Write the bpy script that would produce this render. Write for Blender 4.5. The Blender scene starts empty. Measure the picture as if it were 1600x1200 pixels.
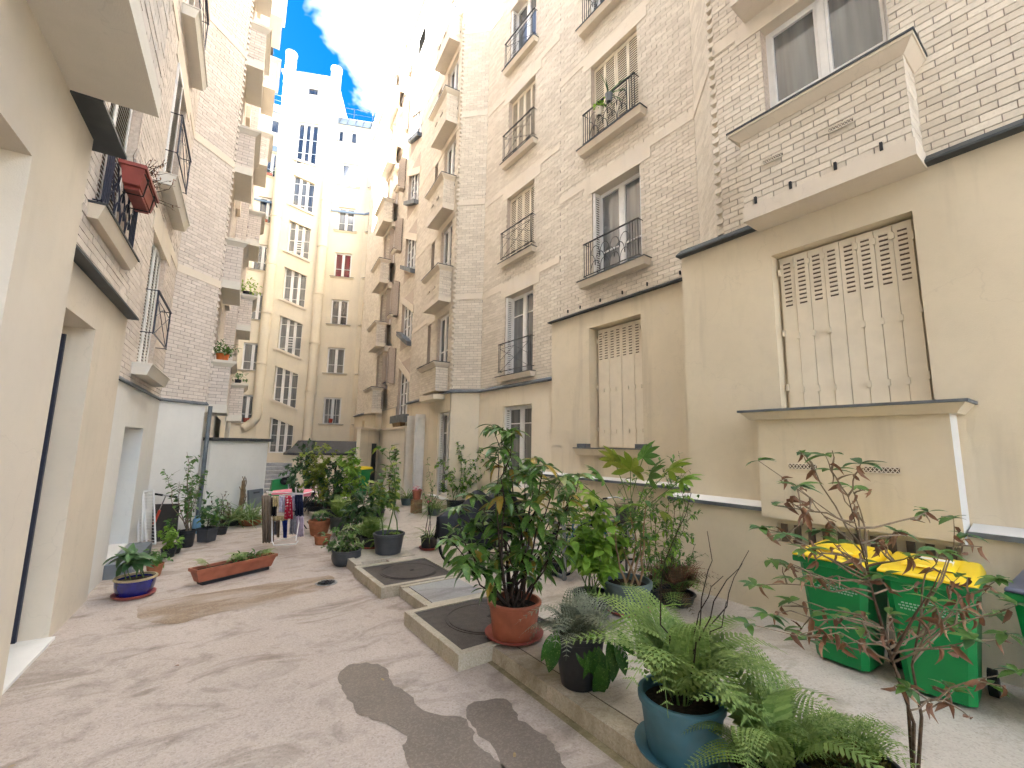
import bpy, math, random
import numpy as np
from mathutils import Vector, Matrix
random.seed(7); RNG = np.random.default_rng(7)
sc = bpy.context.scene
COL = sc.collection
# ------------------------------------------------------------------ camera
FPX, PITCH, ROLL, YAW, H = 683.957, math.radians(8.04596), math.radians(0.96492), math.radians(35.61633), 2.0
cy, sy, cp, sp = math.cos(YAW), math.sin(YAW), math.cos(PITCH), math.sin(PITCH)
fw = Vector((sy*cp, cy*cp, sp)); ri = Vector((cy, -sy, 0)); up = ri.cross(fw)
cr, sr = math.cos(ROLL), math.sin(ROLL)
row0 = cr*ri + sr*up; row1 = -(cr*up - sr*ri)
cam = bpy.data.cameras.new('camera'); camo = bpy.data.objects.new('camera', cam); COL.objects.link(camo)
cam.sensor_width = 36; cam.lens = FPX/1600*36; cam.clip_end = 2000; cam.clip_start = .05
mw = Matrix.Identity(4)
for i in range(3):
    mw[i][0] = row0[i]; mw[i][1] = -row1[i]; mw[i][2] = -fw[i]
mw[2][3] = H
camo.matrix_world = mw
sc.camera = camo
# ------------------------------------------------------------------ world, sun, exposure
SUN_EL, SUN_AZ = math.radians(34), math.radians(-57)      # azimuth from +Y towards +X
w = bpy.data.worlds.new('World'); sc.world = w; w.use_nodes = True
nt = w.node_tree; N = nt.nodes; L = nt.links; N.clear()
def wn(t, **k):
    n = N.new(t)
    for a, b in k.items(): setattr(n, a, b)
    return n
out = wn('ShaderNodeOutputWorld'); bg = wn('ShaderNodeBackground'); sky = wn('ShaderNodeTexSky', sky_type='NISHITA')
sky.sun_disc = False; sky.sun_elevation = SUN_EL; sky.sun_rotation = SUN_AZ; sky.ozone_density = 2.5; sky.dust_density = .3
tc = wn('ShaderNodeTexCoord'); sep = wn('ShaderNodeSeparateXYZ'); L.new(tc.outputs['Generated'], sep.inputs[0])
zz = wn('ShaderNodeMath', operation='ADD'); zz.inputs[1].default_value = .25; L.new(sep.outputs[2], zz.inputs[0])
zm = wn('ShaderNodeMath', operation='MAXIMUM'); zm.inputs[1].default_value = .1; L.new(zz.outputs[0], zm.inputs[0])
dx = wn('ShaderNodeMath', operation='DIVIDE'); L.new(sep.outputs[0], dx.inputs[0]); L.new(zm.outputs[0], dx.inputs[1])
dy = wn('ShaderNodeMath', operation='DIVIDE'); L.new(sep.outputs[1], dy.inputs[0]); L.new(zm.outputs[0], dy.inputs[1])
cb = wn('ShaderNodeCombineXYZ'); L.new(dx.outputs[0], cb.inputs[0]); L.new(dy.outputs[0], cb.inputs[1]); cb.inputs[2].default_value = 27.38
no = wn('ShaderNodeTexNoise'); no.inputs['Scale'].default_value = 3.4; no.inputs['Detail'].default_value = 5; no.inputs['Roughness'].default_value = .58; no.inputs['Distortion'].default_value = .35
L.new(cb.outputs[0], no.inputs['Vector'])
rp = wn('ShaderNodeValToRGB'); rp.color_ramp.elements[0].position = .48; rp.color_ramp.elements[1].position = .76
for p_, v_ in ((.55,.014),(.60,.06),(.66,.25)): e_ = rp.color_ramp.elements.new(p_); e_.color = (v_,v_,v_,1)
L.new(no.outputs['Fac'], rp.inputs[0])
hs = wn('ShaderNodeHueSaturation'); hs.inputs['Saturation'].default_value = 1.45; hs.inputs['Value'].default_value = .105; L.new(sky.outputs[0], hs.inputs['Color'])
mx = wn('ShaderNodeMix', data_type='RGBA'); L.new(rp.outputs[0], mx.inputs['Factor']); L.new(hs.outputs[0], mx.inputs[6]); mx.inputs[7].default_value = (42, 41.6, 41, 1)
L.new(mx.outputs[2], bg.inputs['Color']); bg.inputs['Strength'].default_value = .15; L.new(bg.outputs[0], out.inputs[0])
sl = bpy.data.lights.new('sun', 'SUN'); sl.energy = 4.5; sl.angle = math.radians(.5); sl.color = (1, .97, .92)
so = bpy.data.objects.new('sun', sl); COL.objects.link(so)
tosun = Vector((math.sin(SUN_AZ)*math.cos(SUN_EL), math.cos(SUN_AZ)*math.cos(SUN_EL), math.sin(SUN_EL)))
so.rotation_euler = tosun.to_track_quat('Z', 'Y').to_euler(); so.location = (0, 0, 40)
vs = sc.view_settings; vs.view_transform = 'Standard'; vs.look = 'None'; vs.gamma = 1; vs.use_curve_mapping = False
vs.exposure = 4.5
cyc = sc.cycles; cyc.use_denoising = True; cyc.max_bounces = 9; cyc.diffuse_bounces = 8; cyc.glossy_bounces = 3; cyc.transmission_bounces = 4; cyc.transparent_max_bounces = 6
cyc.caustics_reflective = False; cyc.caustics_refractive = False; cyc.sample_clamp_indirect = 6
cyc.use_adaptive_sampling = True; cyc.adaptive_threshold = .03
try: cyc.denoiser = 'OPENIMAGEDENOISE'; cyc.denoising_input_passes = 'RGB_ALBEDO_NORMAL'
except Exception: pass
# ------------------------------------------------------------------ measuring: a pixel of the photograph to a point on a plane of the place
def ray(x, y): return row0*((x-800)/FPX) + row1*((y-600)/FPX) + fw
CAM = Vector((0, 0, H))
def gz(x, y, z=0.): d = ray(x, y); return CAM + d*((z-H)/d.z)
def proj(P):
    q = Vector(P)-CAM; zc = q.dot(fw)
    if zc < .05: return (-9999, -9999, zc)
    return 800+FPX*q.dot(row0)/zc, 600+FPX*q.dot(row1)/zc, zc
def az_z(y, P):      # height above a plan point that shows at image row y
    lo, hi = -5., 60.
    for _ in range(40):
        m = (lo+hi)/2
        if proj((P[0], P[1], m))[1] > y: lo = m
        else: hi = m
    return lo
def dr(a): a = math.radians(a); return Vector((math.sin(a), math.cos(a), 0))
class Fr:            # frame of a wall: u along it, v out of it, z up
    def __init__(s, x, y, az, side, v0=0.):
        s.d = dr(az); s.n = Vector((-s.d.y, s.d.x, 0))*side; s.o = Vector((x, y, 0)) + s.n*v0; s.side = side
    def p(s, u, v, z): return s.o + s.d*u + s.n*v + Vector((0, 0, z))
    def off(s, v, u=0.):
        q = Fr(0, 0, 0, s.side); q.d = s.d; q.n = s.n; q.o = s.o + s.n*v + s.d*u; return q
    def at(s, px, py):   # pixel -> (u, z) on this wall
        q = ray(px, py); t = (s.o.x*s.n.x + s.o.y*s.n.y)/(q.x*s.n.x+q.y*s.n.y); P = CAM+q*t
        return (P-s.o).dot(s.d), P.z
    def ret(s, u, sgn):  # frame of the face that closes this wall at u and looks along sgn*d ; its u runs inwards from the wall face
        q = Fr(0, 0, 0, 1); q.d = -s.n; q.n = s.d*sgn; q.o = s.o + s.d*u; q.side = sgn*s.side; return q
# ------------------------------------------------------------------ mesh building
class MB:
    def __init__(s): s.v = []; s.f = []; s.m = []; s.c = 0
    def mi(s, i): s.c = i; return s
    def poly(s, pts):
        k = len(s.v); s.v += [tuple(p) for p in pts]; s.f.append(tuple(range(k, k+len(pts)))); s.m.append(s.c)
    def hexa(s, P):      # bottom ring 0-3, top ring 4-7
        k = len(s.v); s.v += [tuple(p) for p in P]
        for f in ((3,2,1,0),(4,5,6,7),(0,1,5,4),(1,2,6,5),(2,3,7,6),(3,0,4,7)):
            s.f.append(tuple(k+i for i in f)); s.m.append(s.c)
    def box(s, F, u0, u1, v0, v1, z0, z1):
        s.hexa([F.p(u0,v0,z0),F.p(u1,v0,z0),F.p(u1,v1,z0),F.p(u0,v1,z0),F.p(u0,v0,z1),F.p(u1,v0,z1),F.p(u1,v1,z1),F.p(u0,v1,z1)])
    def wbox(s, x0, x1, y0, y1, z0, z1):
        s.hexa([(x0,y0,z0),(x1,y0,z0),(x1,y1,z0),(x0,y1,z0),(x0,y0,z1),(x1,y0,z1),(x1,y1,z1),(x0,y1,z1)])
    def prism(s, F, pg, v0, v1):   # polygon in (u,z) extruded from v0 to v1
        k = len(s.v); n = len(pg)
        s.v += [tuple(F.p(u,v0,z)) for u,z in pg] + [tuple(F.p(u,v1,z)) for u,z in pg]
        s.f += [tuple(range(k,k+n)), tuple(range(k+2*n-1,k+n-1,-1))] + [(k+i,k+(i+1)%n,k+n+(i+1)%n,k+n+i) for i in range(n)]
        s.m += [s.c]*(n+2)
    def slab(s, pts, z0, z1):      # plan polygon extruded up
        k = len(s.v); n = len(pts)
        s.v += [(p[0],p[1],z0) for p in pts] + [(p[0],p[1],z1) for p in pts]
        s.f += [tuple(range(k,k+n)), tuple(range(k+2*n-1,k+n-1,-1))] + [(k+i,k+(i+1)%n,k+n+(i+1)%n,k+n+i) for i in range(n)]
        s.m += [s.c]*(n+2)
    def tube(s, pts, r, n=6, cap=True):
        pts = [Vector(p) for p in pts]; m = len(pts)
        rs = r if hasattr(r, '__len__') else [r]*m
        k = len(s.v); a = None
        for i, p in enumerate(pts):
            t = (pts[min(i+1,m-1)]-pts[max(i-1,0)])
            if t.length < 1e-9: t = Vector((0,0,1))
            t.normalize()
            if a is None: a = t.cross(Vector((0,0,1)) if abs(t.z) < .9 else Vector((1,0,0))).normalized()
            else:
                a = (a - t*a.dot(t))
                a = a.normalized() if a.length > 1e-6 else t.orthogonal().normalized()
            b = t.cross(a)
            for j in range(n):
                g = 2*math.pi*j/n; s.v.append(tuple(p + (a*math.cos(g)+b*math.sin(g))*rs[i]))
        for i in range(m-1):
            for j in range(n):
                s.f.append((k+i*n+j, k+i*n+(j+1)%n, k+(i+1)*n+(j+1)%n, k+(i+1)*n+j)); s.m.append(s.c)
        if cap:
            s.f += [tuple(k+j for j in range(n-1,-1,-1)), tuple(k+(m-1)*n+j for j in range(n))]; s.m += [s.c]*2
    def lathe(s, prof, n=28, c=(0,0,0), sx=1, sy=1, cap=True):
        k = len(s.v)
        for r, z in prof:
            for j in range(n):
                g = 2*math.pi*j/n; s.v.append((c[0]+r*sx*math.cos(g), c[1]+r*sy*math.sin(g), c[2]+z))
        for i in range(len(prof)-1):
            for j in range(n):
                s.f.append((k+i*n+j, k+i*n+(j+1)%n, k+(i+1)*n+(j+1)%n, k+(i+1)*n+j)); s.m.append(s.c)
        if prof[0][0] > 1e-4 and cap: s.f.append(tuple(k+j for j in range(n-1,-1,-1))); s.m.append(s.c)
        if prof[-1][0] > 1e-4 and cap: s.f.append(tuple(k+(len(prof)-1)*n+j for j in range(n))); s.m.append(s.c)
    def mesh(s, name, mats, smooth=False):
        me = bpy.data.meshes.new(name); me.from_pydata(s.v, [], s.f)
        mats = mats if isinstance(mats, (list, tuple)) else [mats]
        for m in mats: me.materials.append(M(m))
        if len(mats) > 1: me.polygons.foreach_set('material_index', s.m)
        if smooth:
            me.polygons.foreach_set('use_smooth', [True]*len(me.polygons))
            try: me.set_sharp_from_angle(angle=math.radians(38))
            except Exception: pass
        me.update(); return me
    def build(s, name, mats, parent=None, smooth=False, label=None, kind=None):
        o = link(name, s.mesh(name, mats, smooth), parent)
        if label: o['label'] = label
        if kind: o['kind'] = kind
        return o
def link(name, me, parent=None, mat=None):
    o = bpy.data.objects.new(name, me); COL.objects.link(o)
    if mat is not None: o.matrix_basis = mat
    if parent is not None:
        o.parent = parent
        o.matrix_parent_inverse = INV.get(parent.name, Matrix.Identity(4))
    return o
INV = {}
def thing(name, label, cat, loc=(0,0,0), group=None):
    e = bpy.data.objects.new(name, None); COL.objects.link(e); e.location = loc; e.empty_display_size = .2
    e['label'] = label; e['category'] = cat
    if group: e['group'] = group
    INV[e.name] = Matrix.Translation(Vector(loc)).inverted(); return e
def tag(o, label, cat, group=None):
    o['label'] = label; o['category'] = cat
    if group: o['group'] = group
    return o
def struct(o): o['kind'] = 'structure'; return o
# ------------------------------------------------------------------ materials
MD = {}; MCACHE = {}
def M(n):
    if n not in MCACHE: MCACHE[n] = MD[n](n)
    return MCACHE[n]
def base(name):
    m = bpy.data.materials.new(name); m.use_nodes = True; t = m.node_tree
    return m, t, t.nodes['Principled BSDF'], t.nodes['Material Output']
def nd(t, ty, **k):
    n = t.nodes.new(ty)
    for a, b in k.items(): setattr(n, a, b)
    return n
def noise(t, vec, scale, detail=4, rough=.55, dist=0):
    n = nd(t, 'ShaderNodeTexNoise'); n.inputs['Scale'].default_value = scale; n.inputs['Detail'].default_value = detail; n.inputs['Roughness'].default_value = rough; n.inputs['Distortion'].default_value = dist
    if vec is not None: t.links.new(vec, n.inputs['Vector'])
    return n.outputs['Fac']
def ramp(t, fac, a, b, ca=(0,0,0,1), cb=(1,1,1,1)):
    r = nd(t, 'ShaderNodeValToRGB'); e = r.color_ramp.elements; e[0].position = a; e[1].position = b; e[0].color = ca; e[1].color = cb
    t.links.new(fac, r.inputs[0]); return r.outputs[0]
def mixc(t, fac, a, b, blend='MIX'):
    x = nd(t, 'ShaderNodeMix', data_type='RGBA', blend_type=blend)
    if isinstance(fac, (int, float)): x.inputs[0].default_value = fac
    else: t.links.new(fac, x.inputs[0])
    for i, c in ((6, a), (7, b)):
        if isinstance(c, (tuple, list)): x.inputs[i].default_value = (*c[:3], 1)
        else: t.links.new(c, x.inputs[i])
    return x.outputs[2]
def bump(t, p, h, strength=.3, dist=.01):
    b = nd(t, 'ShaderNodeBump'); b.inputs['Strength'].default_value = strength; b.inputs['Distance'].default_value = dist
    t.links.new(h, b.inputs['Height']); t.links.new(b.outputs[0], p.inputs['Normal'])
def pos(t): return nd(t, 'ShaderNodeNewGeometry').outputs['Position']
def simple(col, rough=.6, spec=.4, metal=0, var=.12, vs_=6., bs=0, bd=.004, col2=None, dirt=0, dcol=(.12,.1,.08), coat=0):
    def f(name):
        m, t, p, o = base(name); P = pos(t)
        c2 = col2 or tuple(x*(1-var) for x in col)
        fac = ramp(t, noise(t, P, vs_, 2, .6), .35, .65)
        c = mixc(t, fac, col, c2)
        if dirt: c = mixc(t, mul(t, ramp(t, noise(t, P, 2.3, 5, .68), .5, .75), dirt), c, dcol)
        t.links.new(c, p.inputs['Base Color']); p.inputs['Roughness'].default_value = rough; p.inputs['Specular IOR Level'].default_value = spec; p.inputs['Metallic'].default_value = metal
        if coat: p.inputs['Coat Weight'].default_value = coat
        if bs: bump(t, p, noise(t, P, bs, 2, .6), .5, bd)
        return m
    return f
def mul(t, a, k):
    n = nd(t, 'ShaderNodeMath', operation='MULTIPLY'); t.links.new(a, n.inputs[0])
    if isinstance(k, (int, float)): n.inputs[1].default_value = k
    else: t.links.new(k, n.inputs[1])
    return n.outputs[0]
def stretch(t, P, s):
    n = nd(t, 'ShaderNodeVectorMath', operation='MULTIPLY'); t.links.new(P, n.inputs[0]); n.inputs[1].default_value = s; return n.outputs[0]
def plaster(col, streak=.45, scol=(.33,.28,.21), grain=130):
    def f(name):
        m, t, p, o = base(name); P = pos(t)
        c = mixc(t, ramp(t, noise(t, P, .7, 3, .6), .3, .7), col, tuple(x*.9 for x in col))
        c = mixc(t, mul(t, ramp(t, noise(t, P, 9, 3, .7), .45, .8), .3), c, tuple(x*.82 for x in col))
        c = mixc(t, mul(t, ramp(t, noise(t, P, .45, 4, .7), .52, .60), .35), c, (col[0]*.9, col[1]*.92, col[2]*1.0))
        st = mul(t, ramp(t, noise(t, stretch(t, P, (2.2, 2.2, .22)), 1.0, 4, .65), .55, .8), streak)   # rain streaks run down
        c = mixc(t, st, c, scol)
        cv = nd(t, 'ShaderNodeTexVoronoi', feature='DISTANCE_TO_EDGE'); cv.inputs['Scale'].default_value = .42; wv = nd(t, 'ShaderNodeVectorMath', operation='ADD'); wn_ = nd(t, 'ShaderNodeTexNoise'); wn_.inputs['Scale'].default_value = 2.2; wn_.inputs['Detail'].default_value = 4; t.links.new(P, wn_.inputs['Vector']); t.links.new(P, wv.inputs[0]); t.links.new(wn_.outputs['Color'], wv.inputs[1]); t.links.new(wv.outputs[0], cv.inputs['Vector'])
        c = mixc(t, mul(t, ramp(t, cv.outputs['Distance'], .0, .0035, (1,1,1,1), (0,0,0,1)), .14), c, tuple(x*.45 for x in col))      # hairline cracks
        t.links.new(c, p.inputs['Base Color']); p.inputs['Roughness'].default_value = .9; p.inputs['Specular IOR Level'].default_value = .2
        bump(t, p, noise(t, P, grain, 1, .6), .35, .004)
        return m
    return f
def brickm(ca, cb, dark):
    def f(name):
        m, t, p, o = base(name); P = pos(t)
        g = nd(t, 'ShaderNodeNewGeometry'); oi = nd(t, 'ShaderNodeObjectInfo')
        a = nd(t, 'ShaderNodeMath', operation='ADD'); t.links.new(g.outputs['Random Per Island'], a.inputs[0]); t.links.new(oi.outputs['Random'], a.inputs[1])
        fr = nd(t, 'ShaderNodeMath', operation='FRACT'); t.links.new(a.outputs[0], fr.inputs[0])
        c = mixc(t, fr.outputs[0], ca, cb)
        c = mixc(t, mul(t, ramp(t, fr.outputs[0], .86, .98), .5), c, dark)
        c = mixc(t, mul(t, ramp(t, noise(t, P, 30, 2, .7), .5, .75), .35), c, tuple(x*.7 for x in ca))
        c = mixc(t, mul(t, ramp(t, noise(t, P, .9, 4, .65), .5, .75), .3), c, dark)
        t.links.new(c, p.inputs['Base Color']); p.inputs['Roughness'].default_value = .8; p.inputs['Specular IOR Level'].default_value = .25
        bump(t, p, noise(t, P, 90, 1, .65), .5, .004)
        return m
    return f
def leafm(ca, cb, cc=None, rough=.4, trans=.25, spot=None):
    def f(name):
        m, t, p, o = base(name); P = pos(t)
        g = nd(t, 'ShaderNodeNewGeometry'); oi = nd(t, 'ShaderNodeObjectInfo')
        a = nd(t, 'ShaderNodeMath', operation='ADD'); t.links.new(g.outputs['Random Per Island'], a.inputs[0]); t.links.new(oi.outputs['Random'], a.inputs[1])
        fr = nd(t, 'ShaderNodeMath', operation='FRACT'); t.links.new(a.outputs[0], fr.inputs[0])
        c = mixc(t, fr.outputs[0], ca, cb)
        if cc: c = mixc(t, ramp(t, fr.outputs[0], .86, .93), c, cc)
        c = mixc(t, mul(t, ramp(t, noise(t, P, 40, 1, .6), .45, .7), .35), c, tuple(x*.6 for x in ca))
        if spot: c = mixc(t, ramp(t, noise(t, P, 75, 2, .5), .6, .66), c, spot)
        t.links.new(c, p.inputs['Base Color']); p.inputs['Roughness'].default_value = rough; p.inputs['Specular IOR Level'].default_value = .4
        if trans:
            tr = nd(t, 'ShaderNodeBsdfTranslucent'); t.links.new(c, tr.inputs['Color']); ms = nd(t, 'ShaderNodeMixShader'); ms.inputs[0].default_value = trans
            t.links.new(p.outputs[0], ms.inputs[1]); t.links.new(tr.outputs[0], ms.inputs[2]); t.links.new(ms.outputs[0], o.inputs[0])
        return m
    return f
def glassm(col, ior=1.9, rough=.03):
    def f(name):
        m, t, p, o = base(name); P = pos(t)
        c = mixc(t, ramp(t, noise(t, stretch(t, P, (7, 7, .5)), 1, 3, .5), .35, .65), col, tuple(x*.5 for x in col))
        t.links.new(c, p.inputs['Base Color']); p.inputs['Roughness'].default_value = rough; p.inputs['IOR'].default_value = ior
        bump(t, p, noise(t, P, 1.3, 2, .5), .05, .02)
        return m
    return f
MD.update(
    plaster_r=plaster((.72,.63,.475)), plaster_r2=plaster((.79,.70,.545)), plaster_l=plaster((.68,.605,.495), .2), plaster_pale=plaster((.72,.68,.60), .12, (.5,.47,.42)),
    plaster_white=plaster((.76,.75,.71), .15, (.5,.5,.48)), plaster_back=plaster((.75,.67,.525), .2), plaster_lintel=plaster((.74,.66,.545), .2), plaster_grey=plaster((.55,.52,.47), .2),
    brick_r=brickm((.63,.56,.46), (.78,.71,.60), (.50,.43,.345)), brick_l=brickm((.61,.54,.475), (.73,.655,.585), (.46,.40,.345)),
    mortar=simple((.34,.285,.235), .95, .1, var=.3, vs_=20), mortar_l=simple((.35,.295,.26), .95, .1, var=.3, vs_=20), brick_reveal=simple((.56,.47,.39), .9, .2, var=.2, vs_=30),
    zinc=simple((.17,.19,.21), .55, .5, .3, .35, 5), zinc_dark=simple((.055,.065,.07), .5, .5, .2, .3, 5), zinc_blue=simple((.2,.28,.38), .45, .5, .3, .2, 3),
    slate=simple((.06,.062,.065), .7, .4, 0, .3, 6), iron=simple((.018,.018,.02), .5, .5, .2, .3, 20), iron_blue=simple((.02,.025,.05), .45, .5, .2, .3, 20),
    white_paint=simple((.80,.79,.77), .45, .4, 0, .06, 8), shutter_r=simple((.77,.69,.55), .6, .3, 0, .06, 5, dirt=.06), shutter_w=simple((.78,.76,.72), .55, .3, 0, .08, 5), louvre_dark=simple((.16,.12,.09), .9, .1, 0, .3, 9),
    glass=glassm((.17,.18,.185), 2.2), glass_blue=glassm((.05,.06,.085), 2.2), curtain=glassm((.20,.20,.19), 1.7), glass_dark=glassm((.05,.05,.053), 1.9), red_curtain=glassm((.16,.01,.02), 1.5),
    terracotta=simple((.37,.115,.062), .55, .4, 0, .25, 7, 0, dirt=.25, dcol=(.30,.2,.15)), terracotta_red=simple((.30,.065,.05), .45, .5, 0, .2, 7), clay=simple((.42,.16,.08), .85, .2, 0, .3, 8, 60),
    pot_black=simple((.016,.017,.02), .5, .4, 0, .4, 9, dirt=.25, dcol=(.09,.085,.08)), pot_grey=simple((.05,.055,.06), .6, .4, 0, .25, 9, dirt=.2, dcol=(.12,.11,.1)), pot_slate=simple((.055,.06,.07), .5, .5, 0, .2, 9),
    pot_teal=simple((.06,.17,.22), .5, .45, 0, .25, 5, dirt=.3, dcol=(.2,.19,.15)), pot_greygreen=simple((.11,.15,.15), .6, .4, 0, .25, 6, dirt=.4, dcol=(.2,.19,.16)), glaze_blue=simple((.008,.012,.16), .12, .6, 0, .4, 14, coat=.6), glaze_rim=simple((.42,.33,.18), .4, .5, 0, .3, 12),
    soil=simple((.035,.024,.016), .95, .1, 0, .5, 40, 60, .01), moss=simple((.09,.08,.02), .95, .1, 0, .6, 60, 90, .02, col2=(.05,.035,.012)), green_bin=simple((.0,.22,.05), .42, .5, 0, .12, 3), green_bin_dark=simple((.0,.10,.03), .5, .4, 0, .2, 3),
    yellow_lid=simple((.85,.60,.01), .4, .5, 0, .08, 5), blue_lid=simple((.07,.085,.14), .35, .5, 0, .2, 5), rubber=simple((.012,.012,.012), .7, .3, 0, .2, 9), white_print=simple((.36,.5,.4), .7, .2, 0, .05),
    metal=simple((.35,.36,.37), .4, .5, .85, .15, 9), chrome=simple((.6,.6,.6), .25, .5, 1, .1, 9), wood=simple((.30,.19,.10), .75, .3, 0, .35, 12), bark=simple((.13,.085,.055), .9, .2, 0, .45, 30, 60, .004), bark_dark=simple((.045,.03,.022), .9, .2, 0, .4, 30), bark_pale=simple((.25,.19,.13), .9, .2, 0, .35, 30), green_stem=simple((.10,.17,.04), .6, .3, 0, .3, 20),
    tarp=simple((.008,.009,.014), .5, .3, 0, .3, 3), board=simple((.05,.045,.042), .6, .4, 0, .25, 4), grey_plastic=simple((.17,.19,.21), .5, .4, 0, .1, 6), red_paint=simple((.5,.05,.02), .4, .5, 0, .1), orange=simple((.55,.14,.03), .5, .4), pink=simple((.72,.25,.3), .9, .1, 0, .12, 20), pink_flower=simple((.8,.25,.3), .7, .2, 0, .3, 40), white_flower=simple((.8,.8,.75), .7, .2),
    cast_iron=simple((.075,.065,.06), .6, .5, .3, .3, 14, 220, .004, dirt=.3, dcol=(.16,.14,.12)),
    cloth_brown=simple((.22,.17,.13), .95, .1, 0, .2, 12), cloth_black=simple((.01,.01,.012), .95, .1), cloth_cream=simple((.62,.52,.3), .95, .1, 0, .3, 40), cloth_white=simple((.65,.63,.68), .95, .1, 0, .25, 30, col2=(.35,.33,.5)), cloth_navy=simple((.02,.025,.06), .95, .1, 0, .4, 16), cloth_grey=simple((.32,.32,.36), .95, .1, 0, .3, 18), cloth_blue=simple((.02,.04,.25), .95, .1, 0, .3, 18), cloth_lilac=simple((.55,.46,.56), .95, .1, 0, .2, 10),
    leaf_aucuba=leafm((.05,.12,.02), (.12,.24,.045), (.30,.19,.03), .3, .2, (.19,.28,.06)), leaf_dark=leafm((.025,.065,.02), (.05,.12,.03), None, .4, .2), leaf_mid=leafm((.065,.15,.028), (.13,.25,.05), None, .45, .3), leaf_light=leafm((.17,.32,.035), (.28,.45,.06), None, .5, .35), leaf_yellow=leafm((.19,.28,.03), (.30,.34,.06), None, .5, .35),
    leaf_fern=leafm((.13,.22,.045), (.28,.38,.11), None, .6, .3), leaf_silver=leafm((.15,.18,.12), (.28,.30,.21), None, .6, .25), leaf_varieg=leafm((.08,.16,.05), (.45,.5,.25), None, .5, .25), leaf_brown=leafm((.15,.07,.04), (.30,.15,.08), (.38,.22,.13), .7, .2), leaf_straw=leafm((.3,.22,.11), (.4,.3,.17), None, .8, .2), leaf_spider=leafm((.09,.19,.04), (.28,.36,.14), None, .45, .3), leaf_glossy=leafm((.02,.085,.012), (.05,.14,.02), None, .22, .1, (.11,.22,.04)), leaf_bluegreen=leafm((.055,.13,.045), (.11,.22,.08), None, .4, .25), leaf_dry=leafm((.10,.075,.04), (.19,.12,.06), None, .8, .2),
)
def polka(name):
    m, t, p, o = base(name); P = pos(t); v = nd(t, 'ShaderNodeTexVoronoi'); v.inputs['Scale'].default_value = 17; v.inputs['Randomness'].default_value = .45; t.links.new(P, v.inputs['Vector'])
    t.links.new(mixc(t, ramp(t, v.outputs['Distance'], .26, .3), (.8,.7,.65), (.42,.01,.04)), p.inputs['Base Color']); p.inputs['Roughness'].default_value = .95; return m
MD['cloth_polka'] = polka
def groundm(col, colb, speck, stain, streak=1., moss=0):
    def f(name):
        m, t, p, o = base(name); P = pos(t)
        c = mixc(t, ramp(t, noise(t, P, .8, 7, .6, .5), .3, .7), col, colb)
        v = nd(t, 'ShaderNodeTexVoronoi'); v.inputs['Scale'].default_value = 85; t.links.new(P, v.inputs['Vector'])
        bw = nd(t, 'ShaderNodeSeparateColor'); t.links.new(v.outputs['Color'], bw.inputs[0])
        c = mixc(t, mul(t, ramp(t, bw.outputs[0], .1, .95), .45), c, speck)
        c = mixc(t, mul(t, ramp(t, bw.outputs[1], .75, .95), .3), c, tuple(x*.5 for x in col))
        c = mixc(t, mul(t, ramp(t, noise(t, stretch(t, P, (.75, 1.5, 1)), 1.6, 6, .66, 1.2), .51, .66), .55*streak), c, stain)
        c = mixc(t, mul(t, ramp(t, noise(t, P, 5.5, 5, .7), .55, .72), .35*streak), c, tuple(x*.7 for x in stain))
        if moss: c = mixc(t, mul(t, ramp(t, noise(t, P, 2.2, 8, .7, .5), .45, .7), moss), c, (.13,.11,.045))
        t.links.new(c, p.inputs['Base Color']); p.inputs['Roughness'].default_value = .85; p.inputs['Specular IOR Level'].default_value = .3
        bump(t, p, noise(t, P, 140, 2, .7), .6, .006)
        return m
    return f
MD.update(ground=groundm((.385,.325,.28), (.455,.39,.34), (.55,.48,.425), (.17,.135,.10), 1.05), pavement=groundm((.46,.40,.33), (.52,.46,.38), (.60,.54,.47), (.20,.165,.115), .8), concrete=groundm((.50,.45,.36), (.42,.38,.29), (.6,.55,.46), (.2,.17,.1), .8), kerb=groundm((.50,.44,.35), (.42,.37,.28), (.6,.54,.45), (.19,.15,.08), 1, .4), kerb_moss=groundm((.33,.28,.18), (.25,.21,.12), (.4,.35,.24), (.13,.11,.05), 1, .9), stone_grey=groundm((.38,.38,.37), (.3,.3,.3), (.45,.45,.44), (.15,.14,.13)))
def wetm(col, rough, lo, hi):
    def f(name):
        m, t, p, o = base(name); P = pos(t); G = (.385,.325,.28)
        g0 = mixc(t, ramp(t, noise(t, P, .8, 7, .6, .5), .3, .7), G, (.455,.39,.34))
        v = nd(t, 'ShaderNodeTexVoronoi'); v.inputs['Scale'].default_value = 85; t.links.new(P, v.inputs['Vector'])
        bw = nd(t, 'ShaderNodeSeparateColor'); t.links.new(v.outputs['Color'], bw.inputs[0])
        g0 = mixc(t, mul(t, ramp(t, bw.outputs[0], .1, .95), .45), g0, (.55,.48,.425))
        c = mixc(t, ramp(t, noise(t, P, 2.5, 6, .6), .3, .7), col, tuple(x*.75 for x in col))
        c = mixc(t, mul(t, ramp(t, bw.outputs[0], .5, .95), .45), c, tuple(x*1.6 for x in col))
        c = mixc(t, ramp(t, noise(t, stretch(t, P, (.6,1.6,1)), 1.7, 8, .62, .6), lo, hi), g0, c)
        t.links.new(c, p.inputs['Base Color']); p.inputs['Roughness'].default_value = rough; bump(t, p, noise(t, P, 140, 4, .7), .5, .005)
        return m
    return f
MD.update(wet=wetm((.172,.14,.112), .5, .05, .2), stain=wetm((.25,.18,.12), .75, .30, .54))
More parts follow.
